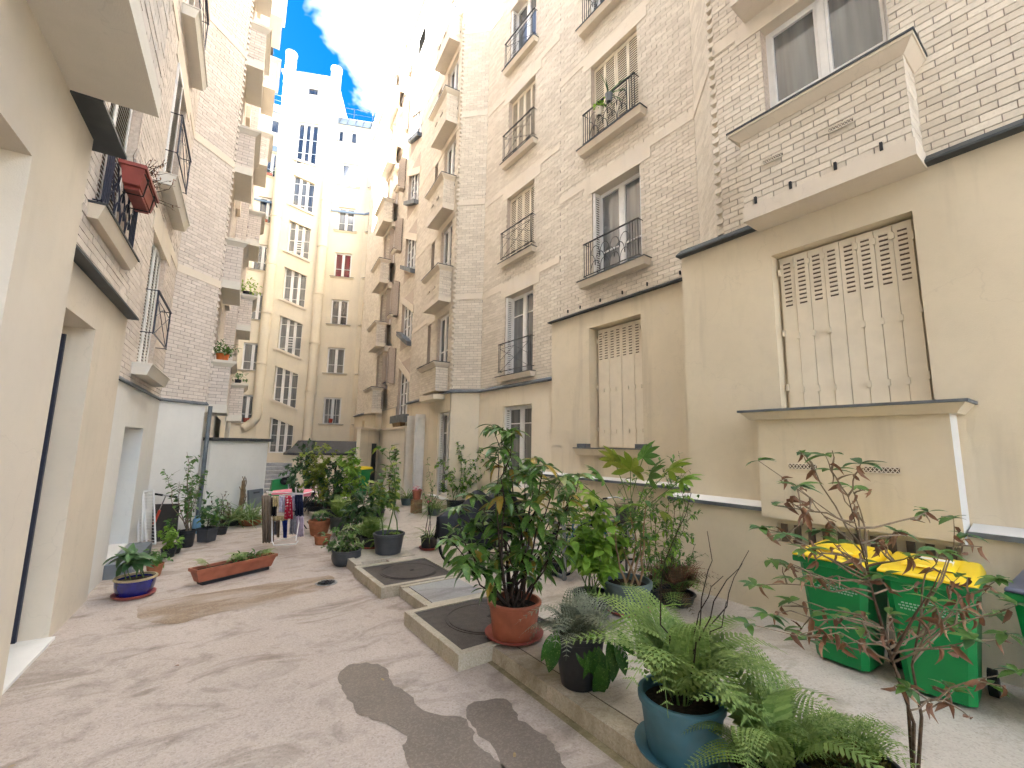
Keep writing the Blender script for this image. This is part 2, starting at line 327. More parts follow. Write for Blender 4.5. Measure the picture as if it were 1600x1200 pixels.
# ================================================================== the setting: ground, pavement, kerb
g = MB(); g.poly([(-40,-40,0),(60,-40,0),(60,80,0),(-40,80,0)]); ground = struct(g.build('ground', 'ground'))
PZ = .12
def sheetpoly(name, px, z, mat, parent, wob=.015, sub=4):
    pts = [gz(x, y, z) for x, y in px]; n = len(pts); fine = []
    for i in range(n):
        p0, p1, p2, p3 = pts[i-1], pts[i], pts[(i+1) % n], pts[(i+2) % n]
        for k in range(sub):
            t = k/sub
            q = .5*((2*p1)+(p2-p0)*t+(2*p0-5*p1+4*p2-p3)*t*t+(3*p1-p0-3*p2+p3)*t**3)
            fine.append((q.x+random.uniform(-wob,wob), q.y+random.uniform(-wob,wob), z))
    m = MB(); m.poly(fine); return m.build(name, mat, parent)
sheetpoly('wet_patch', [(532,1048),(555,1036),(590,1038),(608,1052),(612,1066),(640,1085),(660,1110),(700,1118),(724,1122),(738,1140),(745,1160),(775,1185),(790,1215),(700,1230),(640,1200),(630,1170),(636,1148),(600,1128),(565,1118),(545,1092),(532,1072)], .004, 'wet', ground)
sheetpoly('wet_patch', [(728,1108),(748,1095),(785,1092),(805,1110),(812,1125),(845,1145),(868,1170),(885,1215),(830,1230),(795,1212),(770,1165),(752,1150),(735,1128)], .004, 'wet', ground)
sheetpoly('stain', [(214,960),(225,945),(300,930),(400,915),(470,905),(520,900),(510,918),(450,935),(400,948),(330,960),(280,975),(240,972)], .004, 'stain', ground, .02)
# raised pavement on the right with its kerb of stones
KX = 2.46
pav = MB(); pav.slab([(KX+.2,-2),(7.4,-2),(7.4,28),(2.75,28),(2.75,7.2),(2.75,3.98),(KX+.2,3.98)], 0, PZ); pavement = struct(pav.build('pavement', 'pavement'))
kb = thing('kerb', 'pale stone kerb edging the raised pavement along the courtyard', 'kerb', (KX,1,0)); kb['kind'] = 'structure'; del kb['category']
y = 3.95
for Lk in (1.05, 1.1, 1.0, .95, 1.1):
    m = MB(); m.hexa([(KX,y-Lk+.006,0),(KX+.194,y-Lk+.006,0),(KX+.194,y,0),(KX,y,0),(KX+.012,y-Lk+.006,PZ+.004),(KX+.194,y-Lk+.006,PZ+.004),(KX+.194,y,PZ+.004),(KX+.012,y,PZ+.004)]); m.build('kerb_stone', 'kerb', kb); y -= Lk
y = 3.9
for k, (ly, x1) in enumerate(((1.15,.62),(1.2,.66),(1.3,.6),(1.2,.64))):     # paving slabs behind the kerb
    m = MB(); m.wbox(KX+.204, KX+.204+x1, y-ly+.008, y, PZ-.02, PZ+.006); m.build('paving_slab', 'pavement', pavement); y -= ly
m = MB(); m.poly([(KX-.10,-1.3,.004),(KX,-1.3,.004),(KX,3.97,.004),(KX-.05,3.97,.004)]); m.build('moss_strip', 'kerb_moss', ground)
j = MB(); j.wbox(KX+.1945,KX+.2035,-1.3,3.95,PZ,PZ+.0025); y = 3.9
for ly in (1.15,1.2,1.3,1.2): y -= ly; j.wbox(KX+.204,KX+.86,y-.001,y+.008,PZ,PZ+.0025)
j.wbox(KX+.81,KX+.82,-1.2,3.9,PZ,PZ+.0015); o = j.build('joints', 'soil', pavement); o['kind'] = 'stuff'
# manhole slabs
def manhole(label, x0, x1, y0, y1, cx, cy_, r, hole):
    t = thing('manhole_cover', label, 'manhole cover', ((x0+x1)/2,(y0+y1)/2,0))
    m = MB(); b = .075
    m.wbox(x0,x1,y0,y1,0,PZ-.01); f = m.build('concrete_frame', 'concrete', t)
    for a in ((x0,x1,y0,y0+b),(x0,x1,y1-b,y1),(x0,x0+b,y0+b,y1-b),(x1-b,x1,y0+b,y1-b)):
        m = MB(); m.wbox(*a, PZ-.01, PZ+.02); m.build('border', 'concrete', f)
    m = MB(); m.wbox(x0+b+.004,x1-b-.004,y0+b+.004,y1-b-.004,PZ-.01,PZ+.008); pl = m.build('cover_plate', 'cast_iron', t)
    m = MB(); m.lathe([(r,0),(r,.007),(r-.02,.007),(r-.02,.001),(r-.035,.001),(r-.035,.009),(0.001,.009)], 48, (cx,cy_,PZ+.008)); m.build('round_lid', 'cast_iron', t, True)
    m = MB(); m.lathe([(.035,0),(.035,.004),(.02,.004),(.02,.0005),(.001,.0005)], 16, (cx+hole[0],cy_+hole[1],PZ+.0175)); m.build('key_hole', 'iron', t)
    return t
manhole('square manhole with round iron lid beside the terracotta pot, nearer of two', 2.1, 3.35, 3.68, 4.93, 2.78, 4.3, .44, (.05,0))
manhole('square manhole with round iron lid in front of the bicycles, farther of two', 2.16, 3.35, 5.86, 7.06, 2.78, 6.44, .42, (.05,0))
m = MB(); m.wbox(2.4,3.3,4.95,5.84,0,PZ-.004); s_ = m.build('concrete_slab', 'concrete'); tag(s_, 'square rough concrete slab between the two manholes', 'slab')
m = MB(); m.wbox(2.5,3.22,5.03,5.76,PZ-.004,PZ+.008); m.build('panel', 'stone_grey', s_)
for a in ((2.4,3.3,4.95,5.03),(2.4,3.3,5.77,5.84)):
    m = MB(); m.wbox(*a,PZ-.004,PZ+.012); m.build('border', 'concrete', s_)
m = MB(); m.wbox(2.3,3.25,7.3,8.3,0,PZ+.01); s_ = m.build('concrete_slab', 'concrete'); tag(s_, 'concrete slab under the big dark round plant pot', 'slab')
m = MB(); m.wbox(2.2,2.3,7.1,8.6,0,PZ+.03); m.build('border', 'concrete', s_)
# round drain with swirling slots
dc = gz(510,911,0); t = thing('drain_grate', 'small round metal drain grate with swirling slots in the ground', 'drain', dc)
m = MB(); m.lathe([(.15,0),(.15,.008),(.125,.008),(.125,.004),(.001,.004)], 30, dc); m.build('rim', 'metal', t, True)
for k in range(10):
    m = MB(); a = 2*math.pi*k/10
    m.tube([dc+Vector((math.cos(a+j*.18)*(.03+.022*j), math.sin(a+j*.18)*(.03+.022*j), .008)) for j in range(5)], .008, 4); m.build('slot', 'iron', t)
# ================================================================== building kit
def sheet(mb, F, u0, u1, z0, z1, holes=(), v=0.):
    us = sorted({u0,u1} | {min(max(q,u0),u1) for h in holes for q in h[:2]}); zs = sorted({z0,z1} | {min(max(q,z0),z1) for h in holes for q in h[2:4]})
    for a, b in zip(us, us[1:]):
        if b-a < 1e-6: continue
        for c, d in zip(zs, zs[1:]):
            if d-c < 1e-6: continue
            um, zm_ = (a+b)/2, (c+d)/2
            if any(h[0] < um < h[1] and h[2] < zm_ < h[3] for h in holes): continue
            mb.poly([F.p(a,v,c),F.p(b,v,c),F.p(b,v,d),F.p(a,v,d)])
def reveal(mb, F, h, v0=0., dep=.3):
    u0,u1,z0,z1 = h[:4]; v1 = v0-dep
    mb.poly([F.p(u0,v0,z0),F.p(u0,v1,z0),F.p(u0,v1,z1),F.p(u0,v0,z1)]); mb.poly([F.p(u1,v0,z0),F.p(u1,v1,z0),F.p(u1,v1,z1),F.p(u1,v0,z1)])
    mb.poly([F.p(u0,v0,z1),F.p(u1,v0,z1),F.p(u1,v1,z1),F.p(u0,v1,z1)]); mb.poly([F.p(u0,v0,z0),F.p(u1,v0,z0),F.p(u1,v1,z0),F.p(u0,v1,z0)])
    mb.poly([F.p(u0,v1,z0),F.p(u1,v1,z0),F.p(u1,v1,z1),F.p(u0,v1,z1)])
CUBE = None
def unit_brick(mat):
    m = MB(); e = .03
    m.hexa([(0,0,0),(1,0,0),(1,1,0),(0,1,0),(0,0,1),(1,0,1),(1,1,1),(0,1,1)]); return m.mesh('brick', mat)
class Bld:
    CO, LN, JT = .08, .245, .009
    def __init__(s, label, loc, brick=None, mortar=None):
        s.e = thing('apartment_building', label, 'building', loc); s.bm, s.mm = brick, mortar; s.br = []; s.mort = MB()
    def bricks(s, F, u0, u1, z0, z1, holes=(), dep=.012, rv=.3, back=True, jit=.003):
        if back: sheet(s.mort, F, u0, u1, z0, z1, holes, -dep)
        if rv:
            for h in holes:
                if len(h) < 5: q = MB(); reveal(q, F, h, -.001, rv); q.build('reveal', 'brick_reveal', s.e)
        z = z0; r = 0
        while z < z1-.02:
            a, b = z, min(z+s.CO-s.JT, z1); off = (r % 2)*.5*s.LN + random.uniform(-.015,.015)
            cut = sorted((h[0], h[1]) for h in holes if h[2] < b-.01 and h[3] > a+.01)
            seg = []; c = u0
            for h0, h1 in cut:
                if h0 > c: seg.append((c, min(h0,u1)))
                c = max(c, h1)
            if c < u1: seg.append((c, u1))
            for q0, q1 in seg:
                k = math.floor((q0-off)/s.LN)
                while True:
                    x0 = max(off+k*s.LN, q0); x1 = min(off+(k+1)*s.LN-s.JT, q1); k += 1
                    if x0 >= q1: break
                    if x1-x0 > .025: s.br.append((F, x0, x1, a, b, random.uniform(-jit,jit), dep))
            z += s.CO; r += 1
    def teeth(s, F, u, z0, z1, sgn=1, size=.1):
        z = z0
        while z < z1:
            a, b = (u, u+size) if sgn > 0 else (u-size, u)
            s.br.append((F, a, b, z, z+.07, .012, .15)); z += .16
    def part(s, mb, name, mats, parent=None, smooth=False, label=None):
        return mb.build(name, mats, parent or s.e, smooth, label)
    def finish(s, nobj=300):
        if s.mort.v: s.mort.build('mortar_wall', s.mm, s.e)
        if not s.br: return
        sc_ = []
        for i, (F,u0,u1,a,b,v,dp) in enumerate(s.br):
            c = F.p((u0+u1)/2, 0, (a+b)/2); q = proj(c)
            vis = q[2] > .1 and 0 < q[0] < 1600 and 0 < q[1] < 1200 and F.n.dot(CAM-c) > 0
            sc_.append(((c-CAM).length/max(.2, F.n.dot((CAM-c).normalized())) if vis else 1e6, i))
        sc_.sort(); pick = {i for d, i in sc_[:nobj] if d < 1e5}
        me = unit_brick(s.bm); V = []; Fc = []
        for i, (F,u0,u1,a,b,v,dp) in enumerate(s.br):
            if i in pick:
                o0 = F.p(u0, v-dp, a); X = F.d*(u1-u0); Y = F.n*dp; mt = Matrix.Identity(4)
                for k in range(3): mt[k][0] = X[k]; mt[k][1] = Y[k]; mt[k][3] = o0[k]
                mt[2][2] = b-a
                link('brick', me, s.e, mt)
            else:
                k = len(V); V += [F.p(u0,v-dp,a),F.p(u1,v-dp,a),F.p(u1,v,a),F.p(u0,v,a),F.p(u0,v-dp,b),F.p(u1,v-dp,b),F.p(u1,v,b),F.p(u0,v,b)]
                Fc += [(k+3,k+2,k+6,k+7),(k,k+1,k+2,k+3),(k+4,k+5,k+6,k+7),(k,k+3,k+7,k+4),(k+1,k+2,k+6,k+5)]
        mb = MB(); mb.v = [tuple(p) for p in V]; mb.f = Fc; mb.m = [0]*len(Fc); mb.build('brickwork', s.bm, s.e, kind='stuff')
def window(b, F, u0, u1, z0, z1, v=-.2, cols=2, rows=(.33,), glass='glass', fr=.055, mat='white_paint', top=None):
    m = MB(); t = .06
    m.box(F,u0,u0+fr,v-t,v,z0,z1); m.box(F,u1-fr,u1,v-t,v,z0,z1); m.box(F,u0+fr,u1-fr,v-t,v,z1-fr,z1); m.box(F,u0+fr,u1-fr,v-t,v,z0,z0+fr)
    W = (u1-u0-2*fr)/cols
    for k in range(1, cols): c = u0+fr+W*k; m.box(F,c-.045,c+.045,v-t+.002,v+.012,z0+fr,z1-fr)
    o = b.part(m, 'window', mat); zs = [z0+fr]+[z0+(z1-z0)*r for r in rows]+[z1-fr]
    for k in range(cols):
        a0 = u0+fr+W*k+(.045 if k else 0); a1 = u0+fr+W*(k+1)-(.045 if k < cols-1 else 0)
        m = MB(); s_ = .035
        m.box(F,a0+.003,a0+s_,v-t+.004,v+.006,z0+fr+.002,z1-fr-.002); m.box(F,a1-s_,a1-.003,v-t+.004,v+.006,z0+fr+.002,z1-fr-.002); m.box(F,a0+s_,a1-s_,v-t+.004,v+.006,z0+fr+.002,z0+fr+s_); m.box(F,a0+s_,a1-s_,v-t+.004,v+.006,z1-fr-s_,z1-fr-.002)
        for r in rows: zz_ = z0+(z1-z0)*r; m.box(F,a0+s_,a1-s_,v-t+.01,v-.005,zz_-.013,zz_+.013)
        m.build('sash', mat, o)
        for c, d in zip(zs, zs[1:]):
            m = MB(); m.box(F,a0+s_-.004,a1-s_+.004,v-.045,v-.035,c+(s_ if c == zs[0] else .011),d-(s_ if d == zs[-1] else .011)); m.build('pane', glass, o)
    return o
def sill(b, F, u0, u1, z, pr=.14, h=.11, mat='plaster_lintel', cap='zinc_dark'):
    m = MB(); m.hexa([F.p(u0+.03,-.02,z-h),F.p(u1-.03,-.02,z-h),F.p(u1-.03,pr-.05,z-h),F.p(u0+.03,pr-.05,z-h),F.p(u0,-.02,z),F.p(u1,-.02,z),F.p(u1,pr,z),F.p(u0,pr,z)])
    o = b.part(m, 'sill', mat)
    m = MB(); m.box(F,u0-.012,u1+.012,-.02,pr+.015,z+.001,z+.02); m.build('sill_cap', cap, o); return o
def lintel(b, F, u0, u1, z0, z1, v=.012, mat='plaster_lintel', name='lintel'):
    m = MB(); m.box(F,u0,u1,-.1 if name != 'lintel' else -.3,v,z0-.004,z1); return b.part(m, name, mat)
def bar(m, a, b_, r=.009): m.tube([a,b_], r, 5)
def railing(b, F, u0, u1, z0, z1, style='x', v=.1, mat='iron'):
    m = MB(); P = F.p
    m.box(F,u0-.02,u1+.02,v-.012,v+.02,z1-.012,z1+.008)
    m.box(F,u0-.02,u1+.02,v-.006,v+.012,z0-.008,z0+.008)
    for z in (z0,z1):
        for u in (u0,u1): bar(m, P(u,v,z), P(u,-.1,z), .008)
    n = 4 if style == 'arch' else 2; s_ = (u1-u0)*.045
    for k in range(n):
        for u in (u0+k*s_, u1-k*s_): bar(m, P(u,v,z0-.02 if k == 0 else z0), P(u,v,z1), .009)
    a, c = u0+(n-1)*s_, u1-(n-1)*s_
    if style == 'x':
        zq = z0+(z1-z0)*.82
        bar(m, P(a,v,zq), P(c,v,zq), .006); bar(m, P(a,v,z0), P(c,v,zq), .006); bar(m, P(c,v,z0), P(a,v,zq), .006); bar(m, P(a,v,(z0+zq)/2), P((a+c)/2,v,zq), .005); bar(m, P(c,v,(z0+zq)/2), P((a+c)/2,v,zq), .005)
    else:
        nr = 3; wd = (c-a)/4; hh = (z1-z0)*.5
        for r in range(nr):
            for k in range(-1, 5):
                uc = a+wd*(k+.5)+(wd/2 if r % 2 else 0); zb = z0+(z1-z0)*.22*r
                pts = []
                for j in range(11):
                    g_ = math.pi*j/10; uu = uc-math.cos(g_)*wd*.48
                    if a-.001 <= uu <= c+.001: pts.append(P(uu,v,zb+math.sin(g_)**.8*hh*.72))
                if len(pts) > 3: m.tube(pts, .008, 4)
    return b.part(m, 'railing', mat)
def louvre_leaf(b, F, u0, u1, z0, z1, v, mat, parent=None, back='louvre_dark'):
    m = MB(); e = .035
    m.box(F,u0,u0+e,v-.03,v,z0,z1); m.box(F,u1-e,u1,v-.03,v,z0,z1); m.box(F,u0+e,u1-e,v-.03,v,z0,z0+.08); m.box(F,u0+e,u1-e,v-.03,v,z1-.08,z1)
    o = b.part(m, 'shutter', mat, parent); m = MB(); m.box(F,u0+e,u1-e,v-.028,v-.024,z0+.08,z1-.08); m.build('backing', back, o)
    m = MB(); z = z0+.09
    while z < z1-.1: m.hexa([F.p(u0+e,v-.005,z),F.p(u1-e,v-.005,z),F.p(u1-e,v-.002,z+.004),F.p(u0+e,v-.002,z+.004),F.p(u0+e,v-.023,z+.04),F.p(u1-e,v-.023,z+.04),F.p(u1-e,v-.02,z+.044),F.p(u0+e,v-.02,z+.044)]); z += .055
    s_ = m.build('louvres', mat, o); s_['kind'] = 'stuff'; return o
def shutters(b, F, u0, u1, z0, z1, v=-.08, n=4, mat='shutter_r'):
    W = (u1-u0)/n
    for k in range(n): louvre_leaf(b, F, u0+W*k+.004, u0+W*(k+1)-.004, z0+.02, z1-.02, v-(.012 if k % 2 else 0), mat)
def folded(b, F, u, z0, z1, sgn, n=2, mat='shutter_w', v0=-.02):      # leaves folded back in the reveal, seen edge on
    R_ = F.ret(u, sgn)
    for k in range(n): louvre_leaf(b, R_, .02, .21, z0+.02, z1-.02, .035+.04*k, mat)
def plank_shutters(b, F, u0, u1, z0, z1, v=-.16, n=8, mat='shutter_r'):
    W = (u1-u0)/n; hh = z1-z0
    for k in range(n):
        a, c = u0+W*k+.003, u0+W*(k+1)-.003; m = MB(); dv = v-(.008 if k % 2 else 0)
        m.box(F,a,c,dv-.025,dv,z0+.01,z1-.01)
        o = b.part(m, 'shutter', mat)
        for j in range(11):                                        # ventilation slots near the head: raised dark strips imitate the shade inside
            zc = z1-.10-.055*j; m = MB(); m.mi(0); m.box(F,a+W*.24,c-W*.24,dv,dv+.0025,zc-.012,zc+.012)
            m.mi(1); m.hexa([F.p(a+W*.22,dv,zc+.014),F.p(c-W*.22,dv,zc+.014),F.p(c-W*.22,dv+.012,zc+.004),F.p(a+W*.22,dv+.012,zc+.004),F.p(a+W*.22,dv,zc+.02),F.p(c-W*.22,dv,zc+.02),F.p(c-W*.22,dv+.014,zc+.008),F.p(a+W*.22,dv+.014,zc+.008)]); m.build('slot', ['louvre_dark', mat], o)
        if k < n-1 and k != n//2-1:
            for f_ in (.93, .47, .13): m = MB(); m.box(F,c-.014,c+.02,dv,dv+.02,z0+hh*f_-.035,z0+hh*f_+.035); m.build('hinge', mat, o)
    for u in (u0,u1):
        for f_ in (.9,.5,.15): m = MB(); m.box(F,u-.012,u+.012,v,v+.03,z0+hh*f_-.04,z0+hh*f_+.04); b.part(m, 'hinge', mat)
def bay(b, F, u0, u1, z0, z1, pr=.4, band=.17, vents=(), top=True, capm='zinc_dark', bmat='plaster_lintel', pins=False):
    Ff = F.off(pr)
    m = MB(); m.box(F,u0+.02,u1-.02,-.05,pr-.02,z0+band,z1-.02); o = b.part(m, 'window_bay', b.mm)
    hl = []
    b.bricks(Ff,u0,u1,z0+band,z1-.13,hl,back=False,rv=0); b.bricks(Ff.ret(u0,-1),.0,pr,z0+band,z1-.13,rv=0,back=False); b.bricks(Ff.ret(u1,1),.0,pr,z0+band,z1-.13,rv=0,back=False)
    m = MB(); m.box(F,u0-.015,u1+.015,-.05,pr+.015,z0,z0+band); m.build('base_slab', bmat, o)
    m = MB(); c = .1
    m.hexa([F.p(u0-.01,-.05,z1-.13),F.p(u1+.01,-.05,z1-.13),F.p(u1+.01,pr+.01,z1-.13),F.p(u0-.01,pr+.01,z1-.13),F.p(u0-c,-.05,z1-.04),F.p(u1+c,-.05,z1-.04),F.p(u1+c,pr+c,z1-.04),F.p(u0-c,pr+c,z1-.04)])
    m.box(F,u0-c-.01,u1+c+.01,-.05,pr+c+.01,z1-.039,z1-.005); cp_ = m.build('cap', bmat, o)
    m = MB(); m.box(F,u0-c-.02,u1+c+.02,-.05,pr+c+.02,z1-.004,z1+.02); m.build('zinc_edge', capm, cp_)
    for a, z in vents: vent(b, Ff, a, a+.22, z, z+.045, o, v=.026)
    return o
def vent(b, F, a, c, z0, z1, parent, v=.003):
    m = MB(); m.mi(0); m.box(F,a,c,v-.02,v-.004,z0,z1); m.mi(1)
    n = 8; w_ = (c-a)/n
    for k in range(n):
        for s_ in (0,1):
            p, q = (z0,z1) if s_ else (z1,z0); m.tube([F.p(a+w_*k,v,p),F.p(a+w_*(k+1),v,q)], .004, 4, False)
    m.box(F,a-.008,c+.008,v-.005,v+.004,z0-.008,z0); m.box(F,a-.008,c+.008,v-.005,v+.004,z1,z1+.008); m.build('vent_grille', ['louvre_dark','plaster_lintel'], parent)
def flashing(b, F, u0, u1, z, pr=.1, h=.09, mat='zinc_dark', name='flashing'):
    m = MB(); m.hexa([F.p(u0,-.02,z-h),F.p(u1,-.02,z-h),F.p(u1,pr,z-h),F.p(u0,pr,z-h),F.p(u0,-.02,z+.05),F.p(u1,-.02,z+.05),F.p(u1,pr,z-h+.025),F.p(u0,pr,z-h+.025)]); return b.part(m, name, mat)
# ================================================================== right-hand building, near part
RA = Bld('cream plaster and pale brick building filling the right foreground behind the bins', (5.85,2,0), 'brick_r', 'mortar')
TOP = 22.5; RT = 16.2; YN = -3
F1 = Fr(5.85,0,0,1); Fb = Fr(5.65,0,0,1); UC = 3.04
CO1 = Vector((5.85,UC,0)); LF = .88*math.sqrt(2); Ff1 = Fr(5.85,UC,45,1); F2 = Fr(6.73,0,0,1); U2a, U2b = UC+.88, 7.5
rec = (1.05,2.44,2.48,4.5)
m = MB()
sheet(m, F1, YN, 3.72, 1.33, 4.97, [rec]); reveal(m, F1, rec, 0, .2)
m.poly([F1.p(3.72,0,1.33),F1.p(3.72,-1,1.33),F1.p(3.72,-1,4.97),F1.p(3.72,0,4.97)])
sheet(m, F2, 3.8, 7.67, PZ, 4.93, [(5.11,6.46,1.98,4.52)], .1); reveal(m, F2, (5.11,6.46,1.98,4.52), .1, .3)
m.poly([F2.p(7.67,.1,0),F2.p(7.67,-.3,0),F2.p(7.67,-.3,4.93),F2.p(7.67,.1,4.93)]); m.poly([F2.p(3.8,.1,4.93),F2.p(7.67,.1,4.93),F2.p(7.67,-.1,4.93),F2.p(3.8,-.1,4.93)])
m.poly([F1.p(YN,0,4.97),F1.p(3.72,0,4.97),F1.p(3.72,-1,4.97),F1.p(YN,-.2,4.97)])
RA.part(m, 'plaster_wall', 'plaster_r')
m = MB(); sheet(m, Fb, YN, 3.86, PZ-.1, 1.3, [(.95,2.5,.95,1.16)]); reveal(m, Fb, (.95,2.5,.95,1.16), 0, .06); m.poly([Fb.p(3.86,0,0),Fb.p(3.86,-1.2,0),Fb.p(3.86,-1.2,1.3),Fb.p(3.86,0,1.3)])
plinth = RA.part(m, 'plinth', 'plaster_r')
m = MB()
for k in range(11): m.box(Fb,1.0+.14*k,1.06+.14*k,-.058,-.02,.955,1.155)
m.build('grille', 'louvre_dark', plinth)
def ledge(F, u0, u1, z, v0, v1, b):
    m = MB(); m.hexa([F.p(u0,v0,z-.03),F.p(u1,v0,z-.03),F.p(u1,v1,z-.03),F.p(u0,v1,z-.03),F.p(u0,v0,z+.05),F.p(u1,v0,z+.05),F.p(u1,v1,z+.004),F.p(u0,v1,z+.004)]); o = b.part(m, 'ledge', 'plaster_white')
    m = MB(); m.box(F,u0-.004,u1+.004,v1-.012,v1+.008,z-.045,z+.0); m.build('drip_edge', 'zinc', o)
ledge(F1, YN, .89, 1.32, 0, .24, RA); ledge(F1, 2.63, 3.93, 1.32, 0, .24, RA); ledge(F2, 3.9, 8.0, 1.38, .1, .22, RA)
# plaster box under the big shuttered window
m = MB(); m.box(F1,.91,2.61,-.02,.3,1.22,2.36); bx = RA.part(m, 'window_bay', 'plaster_r'); m = MB(); m.poly([F1.p(.909,.02,1.2),F1.p(.909,.301,1.2),F1.p(.909,.301,2.36),F1.p(.909,.02,2.36)]); m.build('white_strip', 'plaster_white', bx)
for a in (1.3,2.0): vent(RA, F1.off(.3), a, a+.28, 1.80, 1.85, bx, .006)
m = MB(); m.hexa([F1.p(.85,0,2.36),F1.p(2.66,0,2.36),F1.p(2.66,.36,2.36),F1.p(.85,.36,2.36),F1.p(.78,0,2.45),F1.p(2.75,0,2.45),F1.p(2.75,.42,2.45),F1.p(.78,.42,2.45)]); m.build('cap', 'plaster_r', bx); m = MB(); m.box(F1,.76,2.77,-.1,.44,2.451,2.478); m.build('zinc_edge', 'zinc', bx)
plank_shutters(RA, F1, rec[0]+.04, rec[1]-.04, rec[2], rec[3]-.02, -.13, 8)
plank_shutters(RA, F2.off(.1), 5.13, 6.40, 2.0, 4.5, -.2, 8)
sill(RA, F2.off(.1), 4.92, 6.78, 1.97, .16, .13, 'plaster_r', 'zinc')
for u in (5.0,6.5): m = MB(); m.box(F2.off(.1),u-.06,u+.22,.0,.12,1.992,2.07); RA.part(m, 'sill_block', 'zinc')
flashing(RA, F1, YN, .9, 5.0, .12); flashing(RA, F1, 2.57, 3.74, 5.0, .12); flashing(RA, F2, 3.85, 7.72, 4.97, .2, .08)
# brick above
w1 = (1.06,2.38,6.12,7.8); holes = [w1,(1.06,2.38,9.2,10.9),(1.06,2.38,11.9,12.9)]
RA.bricks(F1, -2.4, UC, 5.0, 13, holes, rv=.24); RA.bricks(Ff1, .0, LF, 5.0, 15.5, jit=.0003)
w2 = [(5.11,6.43,5.58,7.66),(5.11,6.43,8.74,10.84),(5.11,6.43,11.9,14.0)]
RA.bricks(F2, U2a, U2b, 4.95, RT, w2, rv=.3)
RA.teeth(F1, UC-.01, 5.05, 13, 1, .1)
for k in range(3):
    z = 7.8+3.1*k; lintel(RA, F1, .7, 2.72, z, z+.28); lintel(RA, F1, 2.72, UC+.02, z+.1, z+.28, name='string_course'); lintel(RA, F1, -3, .7, z+.1, z+.28, name='string_course'); lintel(RA, Ff1, .0, LF, z+.1, z+.28, .014, name='string_course')
window(RA, F1, w1[0], w1[1], w1[2]+.02, w1[3], -.16, glass='glass'); window(RA, F1, 1.06, 2.38, 9.2, 10.9, -.16)
bay(RA, F1, .91, 2.55, 4.88, 6.12, .4, .18, ((1.36,5.52),(2.06,5.52))); bay(RA, F1, .91, 2.55, 8.05, 9.24, .4, .18)
for u in (1.15,1.55,2.0,2.4): m = MB(); m.box(F1.off(.4),u-.012,u+.012,0,.03,5.06,5.15); RA.part(m, 'bracket', 'iron')
for k, (a, c, z0, z1) in enumerate(w2):
    lintel(RA, F2, 4.85, 6.66, z1, z1+.4); lintel(RA, F2, U2a, 4.85, z1+.22, z1+.4, name='string_course'); lintel(RA, F2, 6.66, U2b, z1+.22, z1+.4, name='string_course')
    sill(RA, F2, a-.2, c+.26, z0, .22, .13); railing(RA, F2, a-.03, c+.1, z0+.1, z0+.84, 'arch', .16)
    if k == 1: shutters(RA, F2, a, c, z0, z1, -.1, 4)
    else: window(RA, F2, a, c, z0, z1, -.22, glass='glass'); folded(RA, F2, c, z0, z1, -1, 2, 'shutter_w'); folded(RA, F2, a, z0, z1, 1, 1, 'shutter_w')
m = MB()
for u in (4.3,5.0,5.6,6.2,6.8,7.2): m.box(F2,u,u+.02,0,.03,5.06,5.13)
RA.part(m, 'bracket', 'iron')
m = MB(); m.slab([(6.4,YN),(6.4,3.3),(7.25,4.15),(7.25,7.5),(16,7.5),(16,YN)], 0, RT-.2); core = RA.part(m, 'core', 'plaster_grey')
m = MB(); m.slab([(5.6,YN),(5.6,3.2),(6.5,4.1),(6.5,7.5),(16,7.5),(16,YN)], RT+.01, RT+.3); RA.part(m, 'roof', 'slate')
m = MB(); sheet(m, F1, -2.4, UC, 13, RT); sheet(m, Ff1, 0, LF, 15.5, RT); sheet(m, F1, YN, -2.4, 5, RT); RA.part(m, 'upper_wall', 'plaster_grey')
RA.finish()
# ================================================================== right-hand building, far part
RB = Bld('pale brick building with window bays running to the back on the right', (6.5,14,0), 'brick_r', 'mortar')
F4 = Fr(6.73,11.0,-45,1); L4 = .62*math.sqrt(2); F5 = Fr(6.11,11.62,7,1); F6 = F5.off(.3); F4.o = Vector((6.73,11.0,0))
w3 = [(8.52,9.78,3.85,6.14),(8.52,9.78,7.12,9.12),(8.52,9.78,10.2,12.25),(8.52,9.78,13.3,15.4),(8.52,9.78,16.4,18.5)]
Z3 = 3.55
m = MB(); gw = (8.5,9.75,.95,3.05); sheet(m, F2, 7.6, 11.0, 0, Z3, [gw], .03); reveal(m, F2, gw, .03, .3)
sheet(m, F4, 0, L4, 0, Z3, (), .03)
gd = (2.4,3.42,.14,3.02); gw2 = (.0,1.04,.45,3.0); stw = [(4.75,6.5,z,z+2.3) for z in (3.15,6.0,9.05,12.1,15.2)]
sheet(m, F5, 0, 9.4, 0, Z3, [gd,gw2,(4.75,6.5,3.15,5.45)], .03); reveal(m, F5, gd, .03, .3); reveal(m, F5, gw2, .03, .3)
F6u = F5.off(.33); sheet(m, F6u, 9.2, 15.2, 0, Z3, [(11.9,12.5,2.6,3.2)]); m.poly([F6u.p(9.2,0,0),F6u.p(9.2,-.5,0),F6u.p(9.2,-.5,Z3),F6u.p(9.2,0,Z3)]); reveal(m, F6u, (11.9,12.5,2.6,3.2), 0, .2)
RB.part(m, 'plaster_wall', 'plaster_r2')
ledge(F2, 8.0, 11.0, 1.38, .03, .12, RB) if False else None
